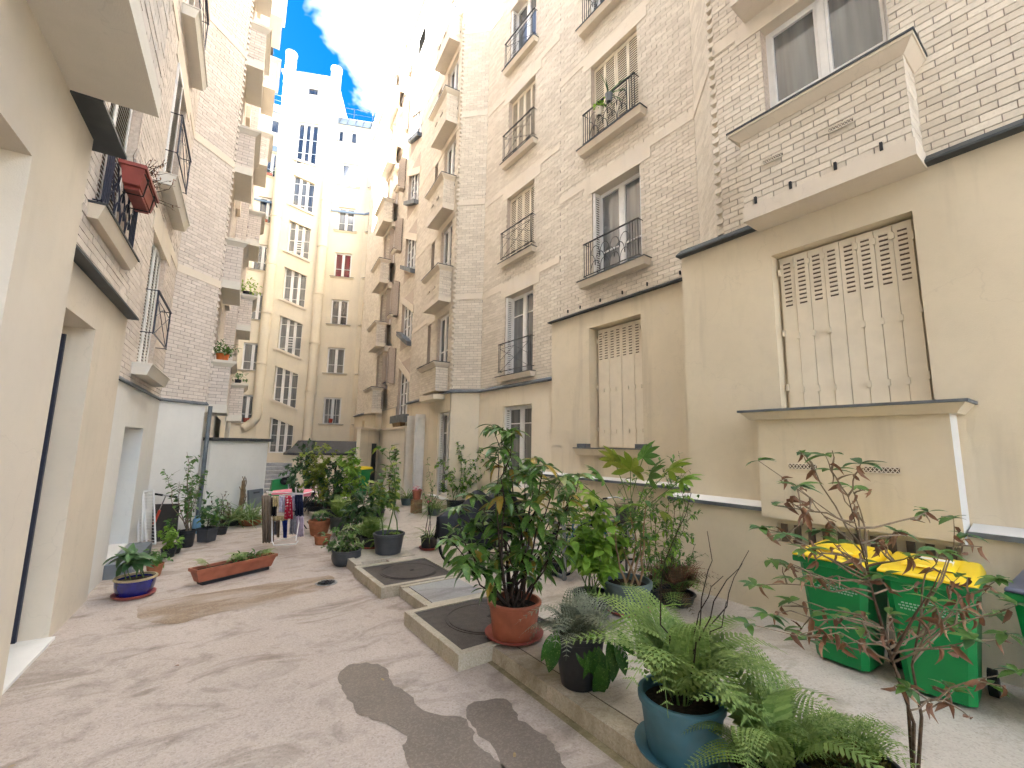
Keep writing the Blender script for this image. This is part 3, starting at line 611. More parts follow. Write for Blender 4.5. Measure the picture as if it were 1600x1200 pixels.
for k, (a, c, z0, z1) in enumerate(w3):
    lintel(RB, F2, 8.25, 10.0, z1, z1+.42); lintel(RB, F2, U2b, 8.25, z1+.25, z1+.42, name='string_course'); lintel(RB, F2, 10.0, 11.0, z1+.25, z1+.42, name='string_course')
    sill(RB, F2, a-.12, c+.16, z0, .18, .12); railing(RB, F2, a-.06, c+.1, z0+.15, z0+.92, 'x', .12)
    if k in (1,2): shutters(RB, F2, a, c, z0, z1, -.1, 4)
    else: window(RB, F2, a, c, z0, z1, -.22, rows=(.72,) if k else (.75,)); folded(RB, F2, c, z0, z1, -1, 2, 'shutter_w')
RB.bricks(F2, U2b, 11.0, Z3+.05, 20, w3); RB.bricks(F4, 0, L4, Z3+.05, 20)
RB.teeth(F4, L4-.02, Z3+.1, 19.5, 1, .08)
window(RB, F2, gw[0], gw[1], gw[2], gw[3], -.15, rows=(.78,), glass='curtain'); folded(RB, F2, gw[1], gw[2], gw[3], -1, 2, 'shutter_w')
flashing(RB, F2, 7.68, 11.0, Z3+.06, .13, .07, 'zinc'); flashing(RB, F4, -.05, L4+.05, Z3+.06, .13, .07, 'zinc'); flashing(RB, F5, 0, 4.75, Z3+.06, .13, .07, 'zinc'); flashing(RB, F6u, 9.1, 15, Z3+.06, .13, .07, 'zinc')
ST = 3.1; w5 = []; w6 = []
for k in range(5):
    zc = 4.5+ST*k; w5 += [(.5,1.55,zc,zc+1.72),(2.25,2.6,zc+.05,zc+1.72)]
holes5 = w5+stw
RB.bricks(F5, 0, 9.3, Z3+.05, 20, holes5, rv=.35)
for k in range(5):
    zc = 4.5+ST*k; zt = zc+1.72
    lintel(RB, F5, .28, 2.7, zt, zt+.3); lintel(RB, F5, .0, .28, zt+.13, zt+.3, name='string_course'); lintel(RB, F5, 2.7, 4.7, zt+.13, zt+.3, name='string_course'); lintel(RB, F4, 0, L4, zt+.18+.03, zt+.38, .014, name='string_course')
    window(RB, F5, .5, 1.55, zc, zt, -.1, rows=(.3,), glass='glass_blue' if k > 2 else 'glass'); sill(RB, F5, 2.18, 2.67, zc+.05, .12, .1); m = MB(); m.box(F5,2.25,2.6,-.15,-.12,zc+.05,zt); RB.part(m, 'slit_window', 'glass_dark')
    bay(RB, F5, .37, 1.9, zc-1.15 if k else Z3+.07, zc, .4, .16 if k else .02, ((.75,zc-.62),(1.3,zc-.62)) if k else ())
m = MB(); m.box(F5,.45,1.85,0,.42,Z3-.17,Z3-.02); RB.part(m, 'base_slab', 'plaster_r2')
for k, (a, c, z0, z1) in enumerate(stw):                               # raked stair windows
    s_ = .95; v = -.09
    m = MB(); m.prism(F5, [(a-.02,z1-s_),(c+.02,z1-.0),(c+.02,z1+.02),(a-.02,z1+.02)], -.3, .0); o = RB.part(m, 'stair_head', 'brick_reveal')
    m = MB(); m.prism(F5, [(a-.15,z1-s_-.12),(c+.2,z1-.05),(c+.2,z1+.27),(a-.15,z1-s_+.2)], -.05, .03); RB.part(m, 'lintel', 'plaster_lintel')
    if k:
        m = MB(); m.prism(F5, [(a-.02,z0-.02),(c+.02,z0-.02),(c+.02,z0+.75),(a-.02,z0)], -.3, .0); RB.part(m, 'stair_apron', 'brick_reveal')
        m = MB(); m.prism(F5, [(a-.05,z0-.12),(c+.0,z0+.68),(c+.0,z0+.86),(a-.05,z0+.06)], -.05, .2); RB.part(m, 'raked_sill', 'zinc')
    else:
        m = MB(); m.box(F5,a-.3,c+.1,-.05,.25,z0-.3,z0); RB.part(m, 'sill', 'zinc'); m = MB(); m.hexa([F5.p(4.95,.05,z0-.55),F5.p(6.1,.05,z0-.55),F5.p(6.1,.2,z0-.55),F5.p(4.95,.2,z0-.55),F5.p(4.9,.03,z0-.301),F5.p(6.15,.03,z0-.301),F5.p(6.15,.25,z0-.301),F5.p(4.9,.25,z0-.301)]); RB.part(m, 'corbel', 'wood')
    window(RB, F5, a, c-.1, z0, z1, v, 3, (.2,.4,.6,.8), 'curtain' if k < 2 else 'glass_blue', .04)
# ground-floor openings
window(RB, F5, gw2[0], gw2[1], gw2[2], gw2[3], -.12, rows=(.25,.75), glass='curtain'); folded(RB, F5, gw2[1], gw2[2], gw2[3], -1, 2, 'shutter_w'); sill(RB, F5.off(.03), -.1, 1.2, .45, .2, .16, 'plaster_r2', 'plaster_white')
m = MB(); m.box(F5,gd[0],gd[1],-.26,-.22,gd[2],gd[3]); RB.part(m, 'door', 'plaster_r2')
for u, sg in ((gd[1],1),(gd[0],-1)):                                    # tall shutters standing open
    R_ = F5.ret(u, sg); 
    for k in range(2): louvre_leaf(RB, R_, -.36+.04*k, -.04, gd[2]+.03, gd[3], .02+.045*k, 'shutter_w', None, 'shutter_w')
# coping wall that runs on to the back and its turned end
m = MB(); m.box(F5,4.4,9.1,.03,.16,0,2.6); RB.part(m, 'coping_wall', 'plaster_pale'); m = MB(); m.box(F5,4.35,9.14,.0,.24,2.6,2.68); RB.part(m, 'coping', 'plaster_lintel')
K = F5.p(8.9,.16,0); FK = Fr(K.x,K.y,37,1); FK.n = -FK.n
aw = thing('garden_wall', 'short cream wall end with stone coping and a dark slot beside the green bin', 'wall', FK.p(-1.2,0,0))
m = MB(); m.box(FK,-2.4,0,-.15,0,0,2.6); m.build('wall_body', 'plaster_r2', aw); m = MB(); m.box(FK,-2.46,0,-.2,.08,2.6,2.68); m.build('coping', 'plaster_lintel', aw); m = MB(); m.box(FK,-.95,-.4,.002,.03,.2,2.0); m.build('slot_door', 'zinc_dark', aw)
# bays of the far section
Fg = F5.off(.7); un, zn = Fg.at(583,605)
w6 = []; zg = [zn+ST*k for k in range(6)]; ua, ub = un, un+1.75
for z in zg: w6 += [(ua+.2,ub-.3,z,z+1.75),(ua-1.15,ua-.8,z+.1,z+1.7)]
RB.bricks(F6, 9.2, 15, Z3+.05, 20, w6, rv=.3); RB.bricks(F6.ret(9.2,-1), 0, .3, Z3+.05, 20, rv=0)
for k, z in enumerate(zg):
    bay(RB, F6, ua, ub, z-1.15, z, .4, .16); window(RB, F6, ua+.2, ub-.3, z, z+1.75, -.2, glass='glass_dark'); sill(RB, F6, ua-1.25, ua-.7, z+.1, .12, .1); lintel(RB, F6, ua-.1, ub+.1, z+1.75, z+2.0); lintel(RB, F6, 9.22, ua-.1, z+1.85, z+2.0, name='string_course'); m = MB(); m.box(F6,ua-1.15,ua-.8,-.28,-.25,z+.1,z+1.7); RB.part(m, 'slit_window', 'glass_dark')
# upper floors and roof
m = MB(); sheet(m, F2, U2b, 11.0, 20, TOP); sheet(m, F4, 0, L4, 20, TOP)
hu = [(1.0,2.2,20.6,22.0),(4.9,6.0,19.0,20.9)]
sheet(m, F5, 0, 9.3, 20, TOP, hu); reveal(m, F5, hu[0], 0, .3)
sheet(m, F6, 9.2, 15, 20, 21.6, [(10.5,11.5,20.2,21.4)]); RB.part(m, 'upper_wall', 'plaster_pale')
for a in ((1.0,2.2,20.6,22.0),): window(RB, F5, *a, -.2); sill(RB, F5, .85, 2.35, 20.6)
m = MB(); m.box(F5,-.1,9.4,-.3,.35,TOP,TOP+.22); m.box(F6,9.2,15.1,-.3,.3,21.6,21.8); RB.part(m, 'cornice', 'plaster_lintel')
m = MB(); a_ = F5.p(0,-.6,0); b2 = F5.p(9.3,-.6,0); c_ = F5.p(15,-.3,0)
m.slab([(7.4,7.5),(7.4,11.1),(a_.x,a_.y+.2),(b2.x,b2.y),(c_.x,c_.y),(16,c_.y),(16,7.5)], 0, 21.4); RB.part(m, 'core', 'plaster_grey')
m = MB(); m.slab([(6.6,7.5),(6.6,11.1),(a_.x-.3,a_.y+.2),(b2.x-.2,b2.y),(c_.x,c_.y-6),(16,c_.y-6),(16,7.5)], TOP+.01, TOP+.25); RB.part(m, 'roof', 'slate')
m = MB(); e0 = F6.p(15,0,0)
sheet(m, F6.ret(15,1), 0, 3, 0, 21.6); RB.part(m, 'end_wall', 'plaster_r2')
RB.finish()
# ================================================================== left-hand building, near part
LA = Bld('cream plaster and brick building at the left edge with doorways and a balcony overhead', (-1.1,5,0), 'brick_l', 'mortar_l')
FL = Fr(-.9,7.79,4.25,-1); F0 = FL.off(.28)
m = MB(); dh = (-3.1,-1.3,0,3.19); sheet(m, FL, -3.6, 0, 0, 3.68, [dh]); reveal(m, FL, dh, 0, .32); m.poly([FL.p(0,0,0),FL.p(0,-.2,0),FL.p(0,-.2,3.68),FL.p(0,0,3.68)])
oh = (-7.5,-4.2,0,3.64); sheet(m, F0, -20, -3.3, 0, 4.33, [oh]); reveal(m, F0, oh, 0, 1.1); m.poly([F0.p(-3.3,0,0),F0.p(-3.3,-.4,0),F0.p(-3.3,-.4,4.33),F0.p(-3.3,0,4.33)]); m.poly([F0.p(-20,0,4.33),F0.p(-3.3,0,4.33),F0.p(-3.3,-.4,4.33),F0.p(-20,-.4,4.33)])
m.poly([FL.p(-3.6,0,3.68),FL.p(0,0,3.68),FL.p(0,-.2,3.68),FL.p(-3.6,-.2,3.68)])
LA.part(m, 'plaster_wall', 'plaster_l')
m = MB(); m.box(FL,-3.05,-1.33,-.31,-.28,.03,3.15); dpt = LA.part(m, 'door', 'plaster_grey'); m = MB(); m.box(FL,-1.345,-1.305,-.275,-.22,.03,3.1); m.build('door_edge', 'iron_blue', dpt)
m = MB(); m.box(FL,-3.1,-1.3,-.3,.05,0,.03); LA.part(m, 'threshold', 'plaster_white')
flashing(LA, FL, -3.3, .02, 3.72, .12, .09); flashing(LA, F0, -3.86, -3.28, 4.42, .17, .1); m = MB(); m.hexa([F0.p(-3.28,-.4,4.32),F0.p(-3.12,-.4,4.32),F0.p(-3.12,.17,4.32),F0.p(-3.28,.17,4.32),F0.p(-3.28,-.4,4.45),F0.p(-3.12,-.4,4.36),F0.p(-3.12,.17,4.345),F0.p(-3.28,.17,4.345)]); LA.part(m, 'flashing', 'zinc_dark')
lw = (-1.95,-.72,4.3,6.45); LT = 21; LT2 = 20.5
LA.bricks(FL, -3.4, 0, 3.74, 14, [lw,(-1.95,-.72,7.4,9.5),(-1.95,-.72,10.5,12.6)]); LA.bricks(F0, -8, -3.3, 4.42, 9, [(-6,-4.4,5.6,7.6)]); LA.bricks(F0.ret(-3.3,1), 0, .28, 4.42, 9, rv=0)
louvre_leaf(LA, FL, -1.93, -1.34, 4.3, 6.4, -.1, 'shutter_w'); louvre_leaf(LA, FL, -1.33, -.74, 4.3, 6.4, -.1, 'shutter_w')
sill(LA, FL, -2.15, -.55, 4.28, .13, .14); railing(LA, FL, -2.05, -.64, 4.36, 5.1, 'arch', .07, 'iron_blue')
lintel(LA, FL, -2.3, -.4, 6.45, 6.8)
bo = bay(LA, F0, -5.6, -3.88, 4.33, 5.5, .46, .15, bmat='plaster_pale'); window(LA, F0, -6, -4.4, 5.6, 7.6)
m = MB(); m.slab([F0.p(-20,-1.3,0)[:2],F0.p(-7.6,-1.3,0)[:2],F0.p(-7.55,-1.3,0)[:2],F0.p(-4.1,-1.3,0)[:2],F0.p(-4,-.5,0)[:2],F0.p(-3.6,-.5,0)[:2],FL.p(-3.2,-.5,0)[:2],FL.p(0,-.5,0)[:2],(-9,8),(-9,-13)], 0, LT-.2); LA.part(m, 'core', 'plaster_grey')
m = MB(); sheet(m, FL, -3.4, 0, 14, LT); sheet(m, F0, -8, -3.3, 9, LT); sheet(m, F0, -20, -8, 4.4, LT); sheet(m, F0.ret(-3.3,1), 0, .3, 9, LT); LA.part(m, 'upper_wall', 'plaster_grey')
m = MB(); m.slab([F0.p(-20,.1,0)[:2],F0.p(-3.3,.1,0)[:2],FL.p(0,.1,0)[:2],(-9,8),(-9,-13)], LT, LT+.3); LA.part(m, 'roof', 'slate')
LA.finish()
# ================================================================== left-hand building, far part
LB = Bld('grey-pink brick building over white plaster behind the potted shrubs on the left', (-.7,10,0), 'brick_l', 'mortar_l')
F2L = FL.off(-.05); ULc = 3.87; q = F2L.p(ULc,0,0); F3L = Fr(q.x,q.y,48,-1); L3 = 1.07; q6 = F3L.p(L3,0,0); F5L = Fr(q6.x,q6.y,4.25,-1); F6L = F5L.off(.3)
ZL = 2.83; LT3 = 19.5; nh = (1.05,2.5,.22,2.2)
m = MB(); sheet(m, F2L, 0, ULc, 0, ZL, [nh]); reveal(m, F2L, nh, 0, .5); sheet(m, F3L, 0, L3, 0, ZL); sheet(m, F5L, 0, 9, 0, ZL); LB.part(m, 'plaster_wall', 'plaster_white')
m = MB(); m.box(F2L,.95,2.6,-.45,.32,0,.2); LB.part(m, 'door_step', 'grey_plastic')
flashing(LB, F2L, 0, ULc, ZL+.02, .04, .04, 'zinc'); flashing(LB, F3L, 0, L3+.04, ZL+.02, .05, .04, 'zinc')
wl = [(1.2,2.55,3.15,5.4),(1.2,2.55,6.3,8.55),(1.2,2.55,9.45,11.65),(1.2,2.55,12.6,14.7)]
LB.bricks(F2L, 0, ULc, ZL+.03, 17, wl); LB.bricks(F3L, 0, L3, ZL+.03, 18); LB.teeth(F3L, L3-.02, ZL+.1, 17.5, 1, .08)
for k, (a, c, z0, z1) in enumerate(wl):
    lintel(LB, F2L, 1.0, 2.9, z1, z1+.42); lintel(LB, F2L, 2.9, ULc, z1+.25, z1+.42, name='string_course'); lintel(LB, F2L, 0, 1.0, z1+.25, z1+.42, name='string_course'); lintel(LB, F3L, 0, L3+.03, z1+.25, z1+.42, .014, name='string_course')
    sill(LB, F2L, a-.3, c+.3, z0, .24, .16, 'plaster_pale', 'plaster_pale'); railing(LB, F2L, a-.05, c+.05, z0+.55, z0+1.25, 'x', .16, 'iron_blue')
    if k == 0: shutters(LB, F2L, a, c, z0, z1, -.06, 4, 'shutter_w')
    else: window(LB, F2L, a, c, z0, z1, -.2, glass='glass_dark'); R_ = F2L.ret(c, 1); louvre_leaf(LB, F2L, a-.0, a+.55, z0, z1, .03, 'shutter_w'); louvre_leaf(LB, F2L, a+.56, a+.9, z0, z1, -.1, 'shutter_w')
hb = [(.5,1.6,3.95+3.1*k,5.6+3.1*k) for k in range(6)]
LB.bricks(F5L, 0, 4.3, ZL+.03, 20, hb)
for k in range(6):
    z = 3.92+3.1*k; bay(LB, F5L, .3, 1.85, z-1.25, z, .4, .2, bmat='plaster_pale', capm='plaster_pale'); window(LB, F5L, .5, 1.6, z, z+1.65, -.2, glass='glass_dark'); lintel(LB, F5L, .1, 2.2, z+1.65, z+2.0)
    lintel(LB, F5L, 2.6, 3.0, z-.4, z+1.0, .1); lintel(LB, F5L, 2.9, 3.5, z-1.0, z-.6, .12)
sheetw = MB(); sheet(sheetw, F6L, 4.3, 11, 0, ZL); LB.part(sheetw, 'plaster_wall', 'plaster_white')
LB.bricks(F6L, 4.3, 10, ZL+.03, 19.5); LB.bricks(F6L.ret(4.3,-1), 0, .3, ZL+.03, 19.5, rv=0)
for k in range(6):
    z = 3.92+3.1*k; bay(LB, F6L, 5.0, 6.6, z-1.25, z, .4, .2, bmat='plaster_pale', capm='plaster_pale')
m = MB(); sheet(m, F2L, 0, ULc, 17, LT3); sheet(m, F3L, 0, L3, 18, LT3); sheet(m, F5L, 0, 4.3, 20, LT2); sheet(m, F6L, 4.3, 10, 19.5, LT2); LB.part(m, 'upper_wall', 'plaster_pale')
m = MB(); m.slab([F2L.p(0,-.5,0)[:2],F2L.p(ULc+.2,-.5,0)[:2],F3L.p(L3,-.5,0)[:2],(-9,13),(-9,8)], 0, LT3-.2); LB.part(m, 'core', 'plaster_grey')
m = MB(); m.slab([F3L.p(L3,-.52,0)[:2],F5L.p(4.5,-.5,0)[:2],F6L.p(10,-.5,0)[:2],(.3,23.5),(.3,31),(-9,31),(-9,13.1)], 0, LT2-.2); LB.part(m, 'core', 'plaster_grey')  # far end stretched back as an added unseen mass that blocks the sun
m = MB(); m.slab([F2L.p(0,.15,0)[:2],F2L.p(ULc,.15,0)[:2],F3L.p(L3,.15,0)[:2],(-9,13),(-9,8)], LT3, LT3+.3); LB.part(m, 'roof', 'slate')
m = MB(); m.slab([F3L.p(L3,.1,0)[:2],F5L.p(4.3,.15,0)[:2],F6L.p(4.3,.15,0)[:2],F6L.p(10,.15,0)[:2],(-9,22),(-9,13.1)], LT2, LT2+.3); LB.part(m, 'roof', 'slate')
LB.finish()
# low white wall with slate coping, and its drainpipe
A = Vector((.33,12.75,0)); FW = Fr(A.x,A.y,44,-1); LW = 1.98
wt = thing('low_wall', 'low white painted wall with dark slate coping behind the spider plants', 'wall', FW.p(1,-.2,0))
m = MB(); m.box(FW,0,LW,-.35,0,0,2.0); m.build('wall_body', 'plaster_white', wt); m = MB(); m.box(FW,-.05,LW+.1,-.45,.08,2.001,2.08); m.build('coping', 'slate', wt)
m = MB(); pz = F3L.p(L3+.08,.06,0); m.tube([pz,pz+Vector((0,0,2.8))], .045, 10); tag(m.build('drainpipe', 'zinc', None, True), 'narrow grey drainpipe in the corner beside the low white wall', 'drainpipe')
# ================================================================== back building with stair tower
BB = Bld('tall cream building with a stair tower closing the back of the courtyard', (5.45,28.9,0))
FT = Fr(5.45,28.94,115,-1); FTf = FT.off(.12); FR = Fr(5.45,28.94,113,-1); q = FR.p(2.5,0,0); FR2 = Fr(q.x,q.y,148,-1); ql = FT.p(-2.72,0,0); FWg = Fr(ql.x,ql.y,100,-1)
S = 3.15; rw = [(.86,1.9,3.12+S*k,4.78+S*k) for k in range(6)]; r2 = [(.35,1.0,3.12+S*k,4.78+S*k) for k in range(6)]; lwn = [(-1.16,-.1,3.05+S*k,4.75+S*k) for k in range(6)]
slr = [(.45,.85,22.0,22.95),(1.25,1.7,22.0,22.95)]
tw = [(-2.03,-.7,1.35,3.45)] + [(-2.03,-.7,4.05+S*k-.2,6.25+S*k+.35) for k in range(5)] + [(-2.03,-.75,19.9,23.0)]
tw = [tw[0]] + [(-2.03,-.68,4.46+S*k-.45+.0,6.6+S*k) for k in range(5)] + [(-2.03,-.75,20.0,23.0)]
dorm = (-1.7,-.95,25.0,25.75)
m = MB(); sheet(m, FTf, -2.75, .0, 0, 26.4, tw+[dorm])
for h in tw+[dorm]: reveal(m, FTf, h, 0, .25)
for F_, a, c, hs_, zt in ((FR,0,2.5,rw+slr,23.3),(FR2,0,3.2,r2+[(.35,.9,22,22.95)],23.3),(FWg,-4.5,.1,lwn+[(-.95,-.4,21.9,22.9)],23.3)):
    sheet(m, F_, a, c, 0, zt, hs_)
    for h in hs_: reveal(m, F_, h, 0, .2)
m.poly([FTf.p(0,0,0),FTf.p(0,-3,0),FTf.p(0,-3,26.4),FTf.p(0,0,26.4)]); m.poly([FTf.p(-2.75,0,0),FTf.p(-2.75,-3,0),FTf.p(-2.75,-3,26.4),FTf.p(-2.75,0,26.4)])
BB.part(m, 'plaster_wall', 'plaster_back')
m = MB(); m.slab([FTf.p(-2.75,-.4,0)[:2],FTf.p(0,-.4,0)[:2],FTf.p(0,-4,0)[:2],FTf.p(-2.75,-4,0)[:2]], 26.0, 26.38); m.box(FTf,-3.3,.2,-4,.12,26.4,26.52); BB.part(m, 'tower_roof', 'plaster_back')
for k, h in enumerate(rw):
    window(BB, FR, *h, -.12, glass=('glass','curtain','glass_dark','red_curtain','curtain','glass_blue')[k], rows=(.35,)); sill(BB, FR, h[0]-.2, h[1]+.2, h[2], .1, .08, 'plaster_back', 'zinc_dark')
for k, h in enumerate(r2): window(BB, FR2, *h, -.12, 1, glass='glass' if k < 4 else 'glass_blue'); sill(BB, FR2, h[0]-.15, h[1]+.15, h[2], .1, .08, 'plaster_back', 'zinc_dark')
for k, h in enumerate(lwn): window(BB, FWg, *h, -.12, glass='glass' if k < 3 else 'glass_blue'); sill(BB, FWg, h[0]-.18, h[1]+.15, h[2], .1, .08, 'plaster_back', 'zinc_dark')
for h in slr: window(BB, FR, *h, -.12, 1, (), 'glass_blue'); 
sill(BB, FR, .3, 1.85, 22.0, .1, .08, 'plaster_back'); window(BB, FR2, .35, .9, 22, 22.95, -.12, 1, (), 'glass_blue'); window(BB, FWg, -.95, -.4, 21.9, 22.9, -.12, 1, (), 'glass_blue'); window(BB, FTf, *dorm, -.2, 1, (), 'glass_blue'); sill(BB, FTf, -1.85, -.85, 25.0, .08, .08, 'plaster_back')
sl_ = .5
for k, h in enumerate(tw):
    a, c, z0, z1 = h
    window(BB, FTf, a, c, z0, z1, -.2, 3, (.22,.5,.8) if k < 6 else (.3,.62), 'glass' if k < 6 else 'glass_blue', .04)
    if k < 6:
        m = MB(); m.prism(FTf, [(a-.005,z1+.005),(c+.005,z1+.005),(c+.005,z1-sl_)], -.24, -.0015); 
        if k: m2 = MB(); m2.prism(FTf, [(a-.005,z0+sl_),(a-.005,z0-.005),(c+.005,z0-.005)], -.24, -.0015); BB.part(m2, 'raked_apron', 'plaster_back')
        o_ = BB.part(m, 'raked_head', 'plaster_back')
    if k: m = MB(); e = sl_+.1 if k < 6 else .35; m.prism(FTf, [(a-.15,z0+e),(a-.15,z0+e-.14),(c+.12,z0-.16),(c+.12,z0-.02)], -.02, .1); BB.part(m, 'raked_sill', 'plaster_lintel')
    if k in (2,4): 
        m = MB()
        for j in range(5): m.box(FTf,-1.5,-1.05,-.17,-.13,z0+.6+.16*j,z0+.65+.16*j)
        BB.part(m, 'slatted_vent', 'white_paint')
for F_, u, zb, zt in ((FT,-2.78,3.6,27.8),(FT,.12,1.9,27.2)):                     # round flues with rings
    m = MB(); c0 = F_.p(u,.2,0); pr_ = []; z = zb; r = .27
    while z < zt: z2 = min(z+3.15, zt); pr_ += [(r,z),(r,z2-.16),(r+.035,z2-.14),(r+.035,z2-.02),(r,z2)]; z = z2; r += .008
    m.lathe(pr_, 18, c0); o = BB.part(m, 'flue', 'plaster_back', None, True)
    if zb > 3: m = MB(); m.tube([c0+Vector((0,0,3.7)),c0+Vector((-.02,-.02,3.35)),c0+F_.d*-.25+Vector((0,0,3.05)),c0+F_.d*-.6+Vector((0,0,2.8))], .25, 14); m.build('elbow', 'plaster_back', o, True)
for F_, a, c in ((FR,0,2.5),(FR2,0,3.2),(FWg,-4.5,-.2)):                          # zinc mansard, gutter and guard rail
    m = MB(); m.hexa([F_.p(a,-.02,23.3),F_.p(c,-.02,23.3),F_.p(c,.12,23.3),F_.p(a,.12,23.3),F_.p(a,-.9,24.4),F_.p(c,-.9,24.4),F_.p(c,-.75,24.4),F_.p(a,-.75,24.4)]); o = BB.part(m, 'mansard', 'zinc_blue')
    n = int((c-a)/.5)
    for k in range(n+1):
        u = a+(c-a)*k/n; m = MB(); m.tube([F_.p(u,.13,23.32),F_.p(u,-.74,24.42)], .025, 4); m.build('seam', 'zinc', o)
    m = MB(); m.tube([F_.p(a,-.8,25.2),F_.p(c,-.8,25.2)], .02, 5); m.tube([F_.p(a,-.8,24.8),F_.p(c,-.8,24.8)], .015, 5)
    for k in range(3): u = a+(c-a)*k/2; m.tube([F_.p(u,-.8,24.35),F_.p(u,-.8,25.22)], .025, 5)
    BB.part(m, 'guard_rail', 'zinc'); m = MB(); m.box(F_,a,c,-.02,.06,17.0,17.12); BB.part(m, 'string_course', 'zinc_blue')
m = MB(); m.box(FWg,-4.5,-.3,-.02,.06,20.6,20.95); BB.part(m, 'string_course', 'zinc_blue')
m = MB(); m.slab([FWg.p(-6,-.6,0)[:2],FT.p(-2.5,-.6,0)[:2],FR.p(2.6,-.6,0)[:2],FR2.p(3.2,-.5,0)[:2],(16,29),(16,36),(0,38)], 0, 24.3); BB.part(m, 'core', 'plaster_back')
BB.finish()
for F_, h in ((FR,rw[0]),(FR2,r2[0])):
    m = MB()
    for k in range(5): u = h[0]+.1+(h[1]-h[0]-.2)*k/4; m.tube([F_.p(u,-.06,h[2]+.03),F_.p(u,-.06,h[3]-.05)], .012, 4)
    m.build('window_bars', 'white_paint', BB.e)
# low shed with a dark hipped roof in front of the tower, and the steps beside it
sh = thing('shed', 'low cream shed with a dark sloping roof in front of the tower', 'shed', (4.5,22.6,0))
a, b_, c, d = Vector((3.42,22.65,0)), Vector((7.3,21.2,0)), Vector((8.4,24.6,0)), Vector((4.2,26.4,0))
m = MB(); m.slab([a[:2],b_[:2],c[:2],d[:2]], 0, 1.42); m.build('wall_body', 'plaster_back', sh)
m = MB(); z0, z1, z2 = 1.42, 1.52, 2.1; e = [Vector((3.35,22.5)),Vector((7.35,21.0)),Vector((8.5,24.6)),Vector((4.2,26.5))]; tp = [Vector((4.5,24.4)),Vector((7.2,23.2)),Vector((8.3,24.6)),Vector((4.6,26.4))]
k = len(m.v); m.hexa([(p.x,p.y,z0+.002) for p in e]+[(p.x,p.y,z1) for p in e]); m.hexa([(p.x,p.y,z1) for p in e]+[(p.x,p.y,z2) for p in tp]); m.build('roof', 'slate', sh)
stt = thing('stone_steps', 'worn grey stone steps climbing behind the low white wall', 'steps', (2.8,20.3,0))
for k in range(7):
    m = MB(); m.box(Fr(2.35+.06*k,20.0+.45*k,100,-1),0,.95+.02*k,-.6,0,0,.15*(k+1)); m.build('step', 'stone_grey', stt)
# ================================================================== plant kit
def at_depth(px, py, d): return CAM + ray(px, py)*d
def leaf_tpl(prof, fold=.25, curl=.35, tooth=0.):
    V = []; F = []; n = len(prof)
    for i, (t, w_) in enumerate(prof):
        z = -curl*t*t; ww = w_*(1+(tooth if i % 2 else -tooth))
        V += [(-ww, t, z+fold*ww), (0, t, z), (ww, t, z+fold*ww)]
    for i in range(n-1):
        a = i*3; F += [(a,a+1,a+4,a+3),(a+1,a+2,a+5,a+4)]
    return np.array(V), F
ELL = leaf_tpl([(0,.01),(.18,.13),(.4,.2),(.62,.19),(.82,.11),(1,.005)]); LAN = leaf_tpl([(0,.01),(.2,.075),(.45,.1),(.75,.065),(1,.003)]); OVA = leaf_tpl([(0,.02),(.15,.24),(.35,.32),(.6,.27),(.82,.13),(1,.005)], .2, .3)
BIG = leaf_tpl([(0,.01),(.15,.11),(.3,.165),(.5,.185),(.7,.15),(.86,.085),(1,.003)], .3, .5); CRISP = leaf_tpl([(0,.01),(.2,.16),(.45,.2),(.7,.16),(1,.02)], 1.2, .7, .1); QUAD = leaf_tpl([(0,.03),(.45,.26),(1,.01)], .3, .3); STRAP = leaf_tpl([(0,.018),(.3,.026),(.6,.022),(.85,.014),(1,.002)], .4, .9)
def palmate():
    V = []; F = []
    for k in range(7):
        a = math.radians(-105+35*k); L_ = 1-.06*abs(k-3)
        v, f = leaf_tpl([(0,.03),(.3,.11),(.6,.18),(.82,.12),(1,.004)], .3, .35); k0 = len(V)
        for x, y_, z in v*L_: V.append((x*math.cos(a)+y_*math.sin(a), -x*math.sin(a)+y_*math.cos(a), z))
        F += [tuple(i+k0 for i in q) for q in f]
    return np.array(V), F
PALM = palmate()
def frond_tpl(n=20, W=.2, arch=.35, drop=.55, fine=True, pin=.055, ang=65):
    V = []; F = []
    def cen(t): return np.array((0, t*(1-.18*t), arch*math.sin(t*math.pi*.62)-drop*t**2.4))
    for i in range(n):                                             # the midrib, then the pinnae
        a, b = cen(i/n), cen((i+1)/n); r = .008*(1-.8*i/n); k = len(V); V += [a+(-r,0,0), a+(r,0,0), b+(r*.9,0,0), b+(-r*.9,0,0)]; F.append((k,k+1,k+2,k+3))
    for i in range(2, n*2):
        t = i/(2*n); c = cen(t); L_ = W*min(1, t*4.5)*(1-t)**.62+.008; tg = cen(min(1,t+.02))-c; tg /= np.linalg.norm(tg)
        for s in (-1, 1):
            g_ = math.radians(ang+12*(1-t)); dv = np.array((s*math.sin(g_), 0, 0))+tg*math.cos(g_)+np.array((0,0,-.12)); dv /= np.linalg.norm(dv)
            if fine:
                m_ = 4
                for j in range(m_):
                    p = c+dv*L_*(j+.2)/m_; h_ = L_*.27*(1-j/m_*.75)
                    k = len(V); V += [p, p+dv*L_/m_*.98, p+dv*L_/m_*.8+tg*h_]; F.append((k,k+1,k+2)); k = len(V); V += [p, p+dv*L_/m_*.98, p+dv*L_/m_*.8-tg*h_]; F.append((k,k+2,k+1))
            else:
                k = len(V); w_ = pin*.5*(1-.5*t); V += [c-tg*w_*.6, c+tg*w_*.6, c+dv*L_*.6+tg*w_, c+dv*L_, c+dv*L_*.6-tg*w_*.7]; F.append((k,k+1,k+2,k+3,k+4))
    return np.array(V), F
